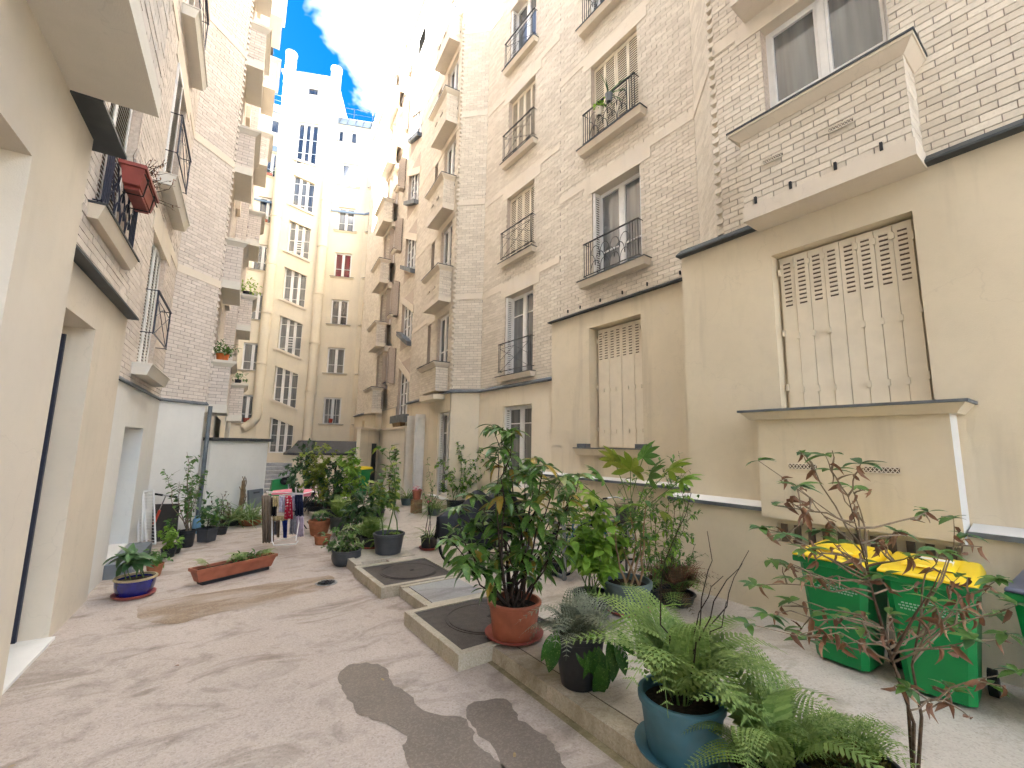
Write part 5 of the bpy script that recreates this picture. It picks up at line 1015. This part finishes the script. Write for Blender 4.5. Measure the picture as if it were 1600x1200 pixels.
# plants in the upper windows
def sillplant(label, P, r, h, potmat, tpl, mat, n, size, spread, box=None):
    t = ptd(label, P); b0 = pot(t, Vector(P), r, r*.8, h, potmat); lv = Leaves()
    for k in range(n): o = Vector((random.gauss(0,spread), random.gauss(0,spread), abs(random.gauss(0,spread*1.1)))); lv.add(b0+o, rv(1)+Vector((0,0,.6)), random.uniform(*size), 0)
    lv.joined(t, tpl, mat); return t
random.seed(81)
sillplant('leafy plant in an orange pot on the nearest left bay ledge', F5L.p(.55,.2,3.945), .14, .2, 'orange', ELL, 'leaf_mid', 130, (.08,.16), .13)
sillplant('trailing ivy in a dark pot on the far left bay ledge', F6L.p(5.3,.2,7.04), .14, .2, 'pot_black', ELL, 'leaf_light', 130, (.08,.16), .2)
sillplant('small plant in a black pot on the lowest far left bay ledge', F6L.p(5.3,.2,3.945), .1, .16, 'pot_black', ELL, 'leaf_mid', 60, (.08,.14), .12)
for u, lab in ((1.02,'spiky grey pot plant hung on the arched balcony railing'),(1.02,'')): pass
q1 = F2.p(5.72,.2,9.35); t = ptd('spiky aloe in a pale grey pot hung on the arched railing', q1); b0 = pot(t, q1, .08, .06, .18, 'grey_plastic'); straps(t, b0, 12, (.3,.48), 'leaf_bluegreen', 82, .02)
q1 = F2.p(6.0,.2,9.2); t = ptd('small leafy plant in a beige pot hung on the arched railing', q1); b0 = pot(t, q1, .08, .06, .18, 'plaster_lintel'); lv = Leaves(); [lv.add(b0+rv(.05)+Vector((0,0,.08)), rv(1)+Vector((0,0,.5)), random.uniform(.06,.1), 0) for _ in range(40)]; lv.joined(t, OVA, 'leaf_light')
# red flower box hooked on the near left railing, with a dry twiggy plant
t = ptd('red plastic flower box with a dry twiggy plant hooked on the blue railing', FL.p(-1.4,.35,4.75), 'flower_box'); Fx = FL.off(.1, -1.75)
m = MB(); m.hexa([Fx.p(.05,.02,4.78),Fx.p(.75,.02,4.78),Fx.p(.75,.17,4.78),Fx.p(.05,.17,4.78),Fx.p(0,0,4.96),Fx.p(.8,0,4.96),Fx.p(.8,.2,4.96),Fx.p(0,.2,4.96)]); bo_ = m.build('trough', 'terracotta_red', t); m = MB(); m.box(Fx,-.02,.82,-.02,.22,4.961,5.0); m.build('rim', 'terracotta_red', bo_)
m = MB(); m.box(Fx,.1,.7,.03,.16,4.74,4.775); m.build('tray', 'terracotta_red', t); m = MB()
for u in (.2,.6): m.tube([Fx.p(u,-.02,5.05),Fx.p(u,.21,4.94),Fx.p(u,.18,4.73),Fx.p(u,0,4.73)], .008, 4)
m.tube([Fx.p(.0,.21,4.9),Fx.p(.8,.21,4.9)], .007, 4); m.build('bracket', 'iron', t)
random.seed(83); br = []; lv = Leaves()
for k in range(34):
    a = Fx.p(random.uniform(.1,.75),.1,4.98); e = a+Vector((random.uniform(-.1,.35), random.uniform(-.2,.7), random.uniform(.05,.45))); pts = curve(a,e,.15,4,.03); br.append(pts)
    for j in range(5): q, dd = along(pts, random.uniform(.4,1)); lv.add(q, rv(1), random.uniform(.02,.045), 0)
twigs(t, br, .005, 'bark_dark'); lv.joined(t, ELL, 'leaf_brown', 'withered_leaves')
lab = ('red pots on the lowest window sill of the left wing','')
for k, (F_, u, z, mt, lb_) in enumerate(((FWg,-.45,3.1,'red_paint','red pot on the lowest sill of the tower building, right one'),(FWg,-.68,3.1,'terracotta_red','dull red pot on the lowest sill of the tower building, left one'),(FR,1.35,3.2,'red_paint','small red pot on the barred window sill of the tower building'))):
    q1 = F_.p(u,.03,z+.02); t = ptd(lb_, q1); pot(t, q1, .12, .09, .25, mt)
for k, (z, lb_) in enumerate(((3.05+S*5,'orange window box on the top left sill of the tower building'),(3.05+S*4,'long orange window box on the left sill below the top row'))):
    t = thing('window_box', lb_, 'planter', FWg.p(-.9,.05,z)); m = MB(); m.box(FWg,-1.05,-.55,-.02,.12,z+.03,z+.2); m.build('trough', 'terracotta', t); lv = Leaves(); [lv.add(FWg.p(random.uniform(-1.05,-.3),.05,z+.2+random.uniform(0,.25)), rv(1)+Vector((0,0,.5)), random.uniform(.08,.14), 0) for _ in range(30)]; lv.joined(t, ELL, 'leaf_mid')
# ================================================================== objects
# wheeled bins
def bevel(o, w=.012):
    b = o.modifiers.new('bevel','BEVEL'); b.width = w; b.segments = 3; b.limit_method = 'ANGLE'; o.data.polygons.foreach_set('use_smooth', [True]*len(o.data.polygons)); return o
def bin_(label, cx, cyy, lidmat, rz=0., h=.96, group='green wheeled bins by the right wall', open_=0):
    # local frame: front looks to -X
    R_ = Matrix.Translation((cx,cyy,PZ)) @ Matrix.Rotation(rz,4,'Z'); t = thing('wheelie_bin', label, 'bin', (cx,cyy,PZ), group)
    def X(p): return tuple(R_ @ Vector(p))
    w0, w1, d0, d1 = .40, .54, .40, .60; hb = h-.06
    m = MB(); rings = []
    for k in range(7):
        f = k/6; z = .03+f*(hb-.03); ww = (w0+(w1-w0)*f)/2; fx = -.25-.06*f; bx = .15+.14*f; c = .045
        rings.append([(fx,-ww+c,z),(fx+c,-ww,z),(bx-c,-ww,z),(bx,-ww+c,z),(bx,ww-c,z),(bx-c,ww,z),(fx+c,ww,z),(fx,ww-c,z)])
    for r in rings: m.v += [X(p) for p in r]
    for k in range(6):
        for j in range(8): m.f.append((k*8+j,k*8+(j+1)%8,(k+1)*8+(j+1)%8,(k+1)*8+j)); m.m.append(0)
    m.f.append(tuple(range(7,-1,-1))); m.m.append(0); m.f.append(tuple(48+j for j in range(8))); m.m.append(0); body = m.build('body', 'green_bin', t, True)
    m = MB(); B = lambda a,b,c,d,e,f: m.hexa([X(p) for p in ((a,c,e),(b,c,e),(b,d,e),(a,d,e),(a,c,f),(b,c,f),(b,d,f),(a,d,f))])
    B(-.345,.31,-w1/2-.025,w1/2+.025,hb-.055,hb); bevel(m.build('rim', 'green_bin', body))
    m = MB(); B = lambda a,b,c,d,e,f: m.hexa([X(p) for p in ((a,c,e),(b,c,e),(b,d,e),(a,d,e),(a,c,f),(b,c,f),(b,d,f),(a,d,f))])
    B(.29,.36,-w1/2+.02,w1/2-.02,hb-.03,hb+.0); m.build('handle', 'green_bin_dark', t)
    m = MB(); q = [(-.37,-w1/2-.03,hb+.004),(.3,-w1/2-.03,hb+.004),(.3,w1/2+.03,hb+.004),(-.37,w1/2+.03,hb+.004),(-.35,-w1/2-.01,hb+.04),(.3,-w1/2,hb+.085),(.3,w1/2,hb+.085),(-.35,w1/2+.01,hb+.04)]; m.hexa([X(p) for p in q]); lid = bevel(m.build('lid', lidmat, t), .02)
    m = MB(); q = [(-.2,-w1/2+.1,hb+.06),(.2,-w1/2+.1,hb+.075),(.2,w1/2-.1,hb+.075),(-.2,w1/2-.1,hb+.06),(-.17,-w1/2+.13,hb+.09),(.18,-w1/2+.13,hb+.105),(.18,w1/2-.13,hb+.105),(-.17,w1/2-.13,hb+.09)]; m.hexa([X(p) for p in q]); bevel(m.build('lid_panel', lidmat, lid))
    for s in (-1,1):
        m = MB(); m.tube([X((.2,s*.235,.1)),X((.2,s*.29,.1))], .1, 18); wl_ = m.build('wheel', 'rubber', t, True); m = MB(); m.tube([X((.2,s*.291,.1)),X((.2,s*.297,.1))], .045, 12); m.build('hub', 'pot_grey', wl_)
    # printed notice on the front: emblem and lines of small white lettering
    m = MB(); z = hb-.22
    for r, (n, yy) in enumerate(((14,.17),(16,.19),(15,.18))):
        for k in range(n):
            if random.random() < .15: continue
            y0 = -yy+2*yy*k/n; zz_ = z-.022*r; xx = -.2505-.06*((zz_-.03)/(hb-.03)); m.hexa([X(p) for p in ((xx-.0015,y0,zz_),(xx,y0,zz_),(xx,y0+2*yy/n*.7,zz_),(xx-.0015,y0+2*yy/n*.7,zz_),(xx-.0025,y0,zz_+.011),(xx,y0,zz_+.011),(xx,y0+2*yy/n*.7,zz_+.011),(xx-.0025,y0+2*yy/n*.7,zz_+.011))])
    xx = -.2505-.06*((z+.04)/(hb-.03))
    for a in ((-.03,.03,.03,.036),(-.004,.004,.036,.07),(-.02,.004,.05,.056)): m.hexa([X((xx-.003+dx_,yq,z+zq)) for zq in a[2:] for dx_, yq in ((0,a[0]),(.003,a[0]),(.003,a[1]),(0,a[1]))])
    o = m.build('printed_notice', 'white_print', t); o['kind'] = 'stuff'
    return t
random.seed(90)
bin_('green wheeled bin with yellow lid, left of the two yellow-lidded bins at the wall', 5.06, 1.66, 'yellow_lid', math.radians(-3))
b2_ = bin_('green wheeled bin with yellow lid and white paper on it, right of the pair', 5.06, 1.05, 'yellow_lid', math.radians(4))
bin_('green wheeled bin with dark blue lid cut by the right edge', 5.17, .32, 'blue_lid', math.radians(-2))
bq = gz(562,776,PZ); bin_('green wheeled bin with yellow lid at the back by the cream wall end', bq.x+.1, bq.y+.35, 'yellow_lid', math.radians(35), 1.0, 'green wheeled bins at the back')
m = MB(); m.hexa([(4.95,.9,PZ+.985),(5.15,.92,PZ+1.0),(5.14,1.15,PZ+1.0),(4.94,1.13,PZ+.985),(4.95,.9,PZ+.988),(5.15,.92,PZ+1.003),(5.14,1.15,PZ+1.003),(4.94,1.13,PZ+.988)]); tag(m.build('paper_sheet', 'white_paint'), 'white paper lying on the right yellow bin lid', 'paper')
# green tub cart upside down on the steps
q = at_depth(437,756,16.5); t = thing('green_cart', 'green plastic cart tipped over with two black wheels behind the drying rack', 'cart', (q.x,q.y,0)); m = MB(); m.hexa([(q.x-.32,q.y-.2,0),(q.x+.32,q.y-.2,0),(q.x+.32,q.y+.2,0),(q.x-.32,q.y+.2,0),(q.x-.26,q.y-.16,q.z+.15),(q.x+.2,q.y-.16,q.z+.22),(q.x+.2,q.y+.16,q.z+.22),(q.x-.26,q.y+.16,q.z+.15)]); m.build('tub', 'green_bin', t)
for dx_, dy_ in ((.1,-.26),(.3,.14)): m = MB(); m.tube([(q.x+dx_,q.y+dy_,q.z+.12),(q.x+dx_+.02,q.y+dy_-.07,q.z+.12)], .14, 18); w_ = m.build('wheel', 'rubber', t, True); m = MB(); m.tube([(q.x+dx_+.02,q.y+dy_-.071,q.z+.12),(q.x+dx_+.021,q.y+dy_-.08,q.z+.12)], .05, 12); m.build('hub', 'pot_grey', w_)
# folded drying rack, board and tool leaning on the left wall
A = gz(232,856,0); d = proj(A)[2]
t = thing('folded_drying_rack', 'white wire drying rack folded and leaning on the white wall', 'drying rack', A)
for k, (x0,x1,x2,x3) in enumerate(((216,224,214,222),(224,240,227,243))):
    a, b, c, e = at_depth(x0,768,d+.25+.1*k), at_depth(x1,766,d+.25+.1*k), at_depth(x2+2,848,d-.05+.1*k), at_depth(x3,850,d-.05+.1*k)
    m = MB(); m.tube([a,c], .016, 6); m.tube([b,e], .016, 6); m.tube([a,b], .016, 6); m.tube([c,e], .012, 6); f_ = m.build('frame', 'white_paint', t, True)
    m = MB(); [m.tube([a.lerp(c,j/17),b.lerp(e,j/17)], .004, 4) for j in range(1,17)]; o = m.build('wires', 'white_paint', f_); o['kind'] = 'stuff'
A = gz(258,850,0); d = proj(A)[2]+.15; m = MB(); P4_ = [at_depth(237,848,d),at_depth(276,842,d+.1),at_depth(281,787,d+.3),at_depth(240,788,d+.25)]; n_ = (P4_[1]-P4_[0]).cross(P4_[3]-P4_[0]).normalized()*.02; m.hexa(P4_+[p+n_ for p in P4_]); tag(m.build('board', 'board'), 'dark flat board leaning on the white wall behind the pots', 'board')
t = thing('floor_pump', 'red and chrome T-handled tool leaning in front of the dark board', 'tool', gz(240,826,0)); a, b = at_depth(240,820,d-.1), at_depth(259,774,d+.05); m = MB(); m.tube([a.lerp(b,.45),b], .011, 8); m.build('shaft', 'chrome', t, True); m = MB(); m.tube([a,a.lerp(b,.5)], .022, 8); m.build('barrel', 'red_paint', t, True); c, e = at_depth(242,772,d), at_depth(277,777,d+.1); m = MB(); m.tube([c,c.lerp(e,.35)], .02, 8); m.tube([c.lerp(e,.65),e], .02, 8); m.build('grip', 'rubber', t, True); m = MB(); m.tube([c.lerp(e,.3),c.lerp(e,.7)], .014, 8); m.build('crossbar', 'chrome', t, True)
c = gz(291,848,0)+Vector((0,.1,0)); m = MB(); m.lathe([(.05,0),(.10,.05),(.11,.09),(.10,.09),(.001,.05)], 18, c); tag(m.build('clay_bowl', 'terracotta_red', None, True), 'small red clay bowl on the ground beside the black pot', 'bowl')
m = MB(); q = gz(306,836,0)+Vector((0,.2,0)); m.lathe([(.07,0),(.08,.02),(.08,.3),(.05,.34),(.05,.38),(.001,.38)], 14, q); MD['blue_jug'] = simple((.15,.32,.5), .4); tag(m.build('blue_jug', 'blue_jug', None, True), 'pale blue jug behind the square grey pot', 'jug')
# lid box and stake at the low white wall
d0 = FW.p(1.45,.06,0); m = MB(); m.hexa([FW.p(1.35,.05,.25),FW.p(1.85,.05,.25),FW.p(1.85,.12,.25),FW.p(1.35,.12,.25),FW.p(1.33,.01,.72),FW.p(1.87,.01,.72),FW.p(1.87,.06,.72),FW.p(1.33,.06,.72)]); t = m.build('storage_lid', 'grey_plastic'); tag(t, 'grey plastic box lid leaning on the low white wall', 'lid'); m = MB(); m.box(FW,1.5,1.7,.06,.09,.62,.66); m.build('grip', 'pot_slate', t)
m = MB(); m.box(FW,1.02,1.08,.08,.14,0,1.0); tag(m.build('wooden_stake', 'wood'), 'wooden stake with a dead climber against the low white wall', 'stake')
m = MB(); random.seed(91); [m.tube(curve(FW.p(1.05,.12,.2), FW.p(1.0+random.uniform(-.15,.1),.15,1.0+random.uniform(-.2,.15)), .1, 5, .03), .01, 5) for _ in range(5)]; t = m.build('dead_climber', 'bark_pale'); tag(t, 'dead dry climber wound on the wooden stake', 'plant')
# drying rack with laundry
A = gz(440,856,0); d = proj(A)[2]; t = thing('drying_rack', 'white metal drying rack hung with laundry in the middle of the courtyard', 'drying rack', A)
def D(px, py, dz=0): return at_depth(px, py, d+dz)
m = MB(); m.tube([D(425,846,-.1),D(428,852,-.15),D(462,850,-.1),D(466,845,-.05)], .012, 6); m.tube([D(425,846,.4),D(462,838,.5)], .012, 6); m.tube([D(425,846,-.1),D(425,775,.2)], .012, 6); m.tube([D(462,845,-.05),D(474,776,.25)], .012, 6); m.tube([D(426,840,.4),D(420,775,-.2)], .012, 6); m.tube([D(464,838,.45),D(473,772,-.2)], .012, 6); m.build('legs', 'white_paint', t, True)
m = MB(); [m.tube([D(417,768+q*.5,-.3+.1*q),D(474,771+q*.5,-.3+.1*q)], .006, 5) for q in range(7)]; m.tube([D(417,768,-.3),D(417,772,.35)], .012, 6); m.tube([D(462,762,-.3),D(463,774,.35)], .012, 6); m.tube([D(474,771,-.3),D(490,768,.1)], .012, 6); m.build('rails', 'white_paint', t, True)
def cloth(label, x0, x1, y0, y1, dz, mat, w1=None, cat='laundry', folds=3, seed=0):
    random.seed(200+seed); a, b = (x0+x1)/2, (x1-x0)/2; bb = w1 if w1 else b; m = MB(); nx, nz = 8, 7; ph = random.uniform(0,6)
    for j in range(nz+1):
        f = j/nz; y = y0+(y1-y0)*f
        for i in range(nx+1):
            g_ = i/nx*2-1; m.v.append(tuple(D(a+g_*(b+(bb-b)*f)+random.uniform(-.15,.15), y+(1.2 if j == nz else 0)*math.sin(i*2.1+ph), dz+.03*math.sin(g_*math.pi*folds+ph)*(.3+f))))
    for j in range(nz):
        for i in range(nx): k = j*(nx+1)+i; m.f.append((k,k+1,k+nx+2,k+nx+1)); m.m.append(0)
    o = m.build('laundry', mat, None, True); s = o.modifiers.new('thick', 'SOLIDIFY'); s.thickness = .008; tag(o, label, cat, 'laundry on the drying rack'); return o
for k, a in enumerate((('long brown trousers hanging at the left end of the rack',409,424,774,848,-.3,'cloth_brown',6),('second brown trouser leg hanging inside the rack',420,428,812,846,.15,'cloth_brown',4),('black top hanging near the left end of the rack',420,433,777,806,-.28,'cloth_black',5),('small cream garment hanging over the black top',426,435,775,791,-.34,'cloth_cream'),
    ('white patterned cloth left of the polka dot dress',436,446,774,800,-.28,'cloth_white'),('red dress with white polka dots',446,456,774,811,-.33,'cloth_polka',7),('white patterned cloth right of the polka dot dress',456,463,773,797,-.27,'cloth_white'),('dark navy garment hanging at the right end of the rack',461,473,773,806,-.3,'cloth_navy',7),
    ('grey cloth hanging low in the rack',453,464,805,834,.1,'cloth_grey',6),('lilac cloth hanging low at the right of the rack',463,474,806,838,.08,'cloth_lilac',6),('brown sock-like garment hanging low in the rack',431,438,812,839,.1,'cloth_brown',2),('blue garment hanging low in the rack',441,449,812,840,.08,'cloth_blue',2.5),('grey sock hanging low behind the brown garment',426,432,813,835,.2,'cloth_grey'),('camouflage cloth band across the middle of the rack',418,448,806,813,.05,'cloth_cream'))): cloth(*a, seed=k)
m = MB(); P4_ = [D(424,774,-.25),D(456,771,-.25),D(456,766,.25),D(426,769,.25)]; m.hexa(P4_+[p+Vector((0,0,.03)) for p in P4_]); tag(m.build('laundry', 'pink'), 'pink cloth laid flat on top of the rack', 'laundry', 'laundry on the drying rack')
m = MB(); P4_ = [D(473,776,-.1),D(485,775,-.1),D(487,769,.2),D(475,769,.2)]; m.hexa(P4_+[p+Vector((0,0,.06)) for p in P4_]); tag(m.build('laundry', 'pink'), 'folded pink towel on the side arm of the rack', 'laundry', 'laundry on the drying rack')
# dark metal chair frame beside the rack
t = thing('folding_chair', 'dark folding garden chair frame behind the drying rack', 'chair', gz(480,826,0)); m = MB(); q = proj(gz(480,826,0))[2]
for a in (((473,818),(486,835)),((474,826),(484,840)),((480,815),(492,826)),((476,800),(492,770)),((470,790),(492,768)),((468,800),(490,772))): m.tube([at_depth(*a[0],q+.1),at_depth(*a[1],q-.1)], .013, 6)
m.build('frame', 'iron', t, True)
# stakes in the thicket
for k, (a, b, mt, lab, dd) in enumerate((((478,765),(479,700),'pot_teal','thin pale green stake standing in the shrub thicket',13.5),((541,775),(556,708),'white_paint','slanting white pole in the shrub thicket',13.8),((520,800),(525,720),'bark_dark','dark post in the middle of the shrub thicket',13.6))):
    m = MB(); m.tube([at_depth(*a,dd),at_depth(*b,dd)], .03 if k else .02, 8); o = m.build('stake', mt, None, True); tag(o, lab, 'stake')
    p = at_depth(*a,dd); m = MB(); m.tube([(p.x,p.y,0),p], .03 if k else .02, 8); m.build('foot', mt, o, True)
# bicycles
def bicycle(label, p0, p1, tyre='rubber', framem='metal', cover=False):
    a, b = Vector(p0), Vector(p1); u = (b-a).normalized(); v = Vector((-u.y,u.x,0)); t = thing('bicycle', label, 'bicycle', a, 'bicycles in the stand'); R0 = .335; W = (b-a).length
    def Pp(x, z, s=0): return a+u*x+v*s+Vector((0,0,z))
    for c in (0, W):
        m = MB(); m.tube([Pp(c+math.cos(g_)*R0, R0+math.sin(g_)*R0) for g_ in [2*math.pi*k/28 for k in range(29)]], .019, 7, False); wl_ = m.build('wheel', tyre, t, True)
        m = MB(); m.tube([Pp(c+math.cos(g_)*(R0-.025), R0+math.sin(g_)*(R0-.025)) for g_ in [2*math.pi*k/28 for k in range(29)]], .009, 5, False); m.tube([Pp(c,R0,-.05),Pp(c,R0,.05)], .022, 8); m.build('rim', 'chrome', wl_, True)
        m = MB(); [m.tube([Pp(c,R0,.02*(-1)**k),Pp(c+math.cos(k*.3927)*(R0-.03),R0+math.sin(k*.3927)*(R0-.03))], .0022, 3, False) for k in range(16)]; o = m.build('spokes', 'chrome', wl_); o['kind'] = 'stuff'
    m = MB(); sx, sz, bx, hx, hz = .42, .74, .44, W-.2, .78
    for q in ((Pp(0,R0,.05),Pp(sx,sz)),(Pp(0,R0,.05),Pp(bx,.28)),(Pp(bx,.28),Pp(sx-.04,.86)),(Pp(sx,sz),Pp(hx,hz-.05)),(Pp(bx,.28),Pp(hx+.02,hz-.12)),(Pp(hx-.03,.95),Pp(hx+.03,.65)),(Pp(hx+.03,.65,.05),Pp(W,R0,.05)),(Pp(hx+.03,.65,-.05),Pp(W,R0,-.05))): m.tube(q, .016, 7)
    m.build('frame', framem, t, True); m = MB(); m.tube([Pp(sx-.18,.92),Pp(sx-.02,.93),Pp(sx+.12,.91)], [.07,.05,.02], 8); m.build('saddle', 'rubber', t, True); m = MB(); m.tube([Pp(hx-.12,1.0,-.28),Pp(hx,1.03,-.15),Pp(hx-.02,1.0),Pp(hx,1.03,.15),Pp(hx-.12,1.0,.28)], .012, 7); m.build('handlebar', 'chrome', t, True); m = MB(); [m.tube([Pp(hx-.2,.995,s*.29),Pp(hx-.1,1.0,s*.28)], .018, 7) for s in (-1,1)]; m.build('grip', 'rubber', t, True)
    m = MB(); m.tube([Pp(bx,.28,-.04),Pp(bx,.28,.04)], .09, 16); m.tube([Pp(bx,.28,.05),Pp(bx+.12,.16,.06)], .012, 6); m.tube([Pp(bx,.28,-.05),Pp(bx-.12,.4,-.06)], .012, 6); m.build('crankset', 'rubber', t, True)
    m = MB(); m.tube([Pp(math.cos(g_)*(R0+.035), R0+math.sin(g_)*(R0+.035)) for g_ in [math.radians(30+15*k) for k in range(11)]], .02, 6); m.build('mudguard', 'metal', t, True); return t
w0 = gz(716,884,PZ)+Vector((.05,.15,0)); w0.z = PZ
bicycle('bicycle half hidden under the black cover, its rear wheel showing', w0, w0+Vector((1.05,.12,0)))
w1_ = gz(884,906,PZ)+Vector((.1,.15,0)); w1_.z = PZ; bicycle('bicycle parked behind the bright green bush at the metal stand', w1_+Vector((1.04,-.03,0)), w1_, 'rubber', 'pot_teal')
bicycle('bicycle nearest the cream wall behind the fatsia', Vector((5.2,5.15,PZ)), Vector((6.25,5.1,PZ)), 'rubber', 'metal')
# black cover over the first bicycle: a draped sheet
random.seed(95); u = Vector((1.05,.12,0)).normalized(); v = Vector((-u.y,u.x,0)); m = MB(); nu, nv_ = 22, 14
for i in range(nu+1):
    s = i/nu; x = -.40+s*1.85; top = .86+.28*math.exp(-((x-.38)/.22)**2)+.34*math.exp(-((x-.95)/.25)**2)-.35*max(0,(-x-.05))**1.2; hem = .26+.09*math.sin(s*9)+.25*(s > .8)*(s-.8)+max(0,.10-s)*1.5
    for j in range(nv_+1):
        g_ = j/nv_*2-1; z = top-(top-hem)*abs(g_)**1.6; wd = (.05+.2*abs(g_)**.8)*min(1,.12+(x+.40)*2.6)*min(1,.25+(1.45-x)*3); p = w0+u*x+v*(g_/max(abs(g_),.001)*wd if g_ else 0)+Vector((0,0,z+.03*math.sin(i*1.7+j*2.3)+.02*math.sin(j*3.1-i)+random.uniform(-.02,.02))); m.v.append(tuple(p+v*(.035*math.sin(i*2.1+j*.5)*abs(g_)+random.uniform(-.012,.012))))
for i in range(nu):
    for j in range(nv_): k = i*(nv_+1)+j; m.f.append((k,k+1,k+nv_+2,k+nv_+1)); m.m.append(0)
o = m.build('bicycle_cover', 'tarp', None, True); o.modifiers.new('s','SUBSURF').levels = 1; o.modifiers['s'].render_levels = 1; q = o.modifiers.new('t','SOLIDIFY'); q.thickness = .006; tag(o, 'black plastic cover draped over the bicycles beside the tall laurel', 'cover')
# galvanised bicycle stand
t = thing('bicycle_stand', 'galvanised tubular bicycle stand between the laurel and the green bush', 'bicycle stand', gz(878,905,PZ)); a = gz(880,906,PZ); b = gz(832,884,PZ); dn = (b-a).normalized()
for p, h_ in ((a-dn*.02,.75),(b+dn*.2,.75)): m = MB(); m.tube([p,p+Vector((0,0,h_))], .03, 10); m.build('post', 'metal', t, True)
m = MB(); m.tube([a+Vector((0,0,.035))-dn*.05,b+Vector((0,0,.035))+dn*.3], .032, 10); m.build('base_bar', 'metal', t, True); m = MB(); m.tube([a-dn*.02+Vector((0,0,.75)),b+dn*.2+Vector((0,0,.75))], .03, 10); m.build('top_bar', 'metal', t, True)
# tree stump like basket behind the fatsia
c = Vector((5.6,4.7,PZ)); t = thing('bicycle_basket', 'dark basket with pale rim behind the fatsia leaves', 'basket', c); m = MB(); m.lathe([(.13,.72),(.17,.98),(.16,.98),(.12,.74)], 18, c); m.tube([c+Vector((0,0,0)),c+Vector((0,0,.74))], .02, 6); m.build('basket', 'board', t, True); m = MB(); m.lathe([(.175,.97),(.175,1.0),(.001,1.0)], 18, c); m.build('rim', 'bark_pale', t, True)
# fallen leaves and litter on the ground
random.seed(96)
for k, (px, py) in enumerate(((92,977),(280,1040),(595,1060),(804,1175),(25,1195))):
    m = MB(); p = gz(px,py,.01)
    mt = orient(p, (random.uniform(-1,1),random.uniform(-1,1),.05), random.uniform(.04,.07), 0); o = link('fallen_leaf', tmesh('leaf', ELL, 'leaf_straw' if k in (0,2,3,4) else 'leaf_brown'), None, mt)
    tag(o, ('curled dry leaf by the left doorway','small dark leaf on the streaked ground','dry twig-like leaf above the wet patch','pale leaf on the right wet patch','pale scrap in the bottom left corner')[k], 'leaf')
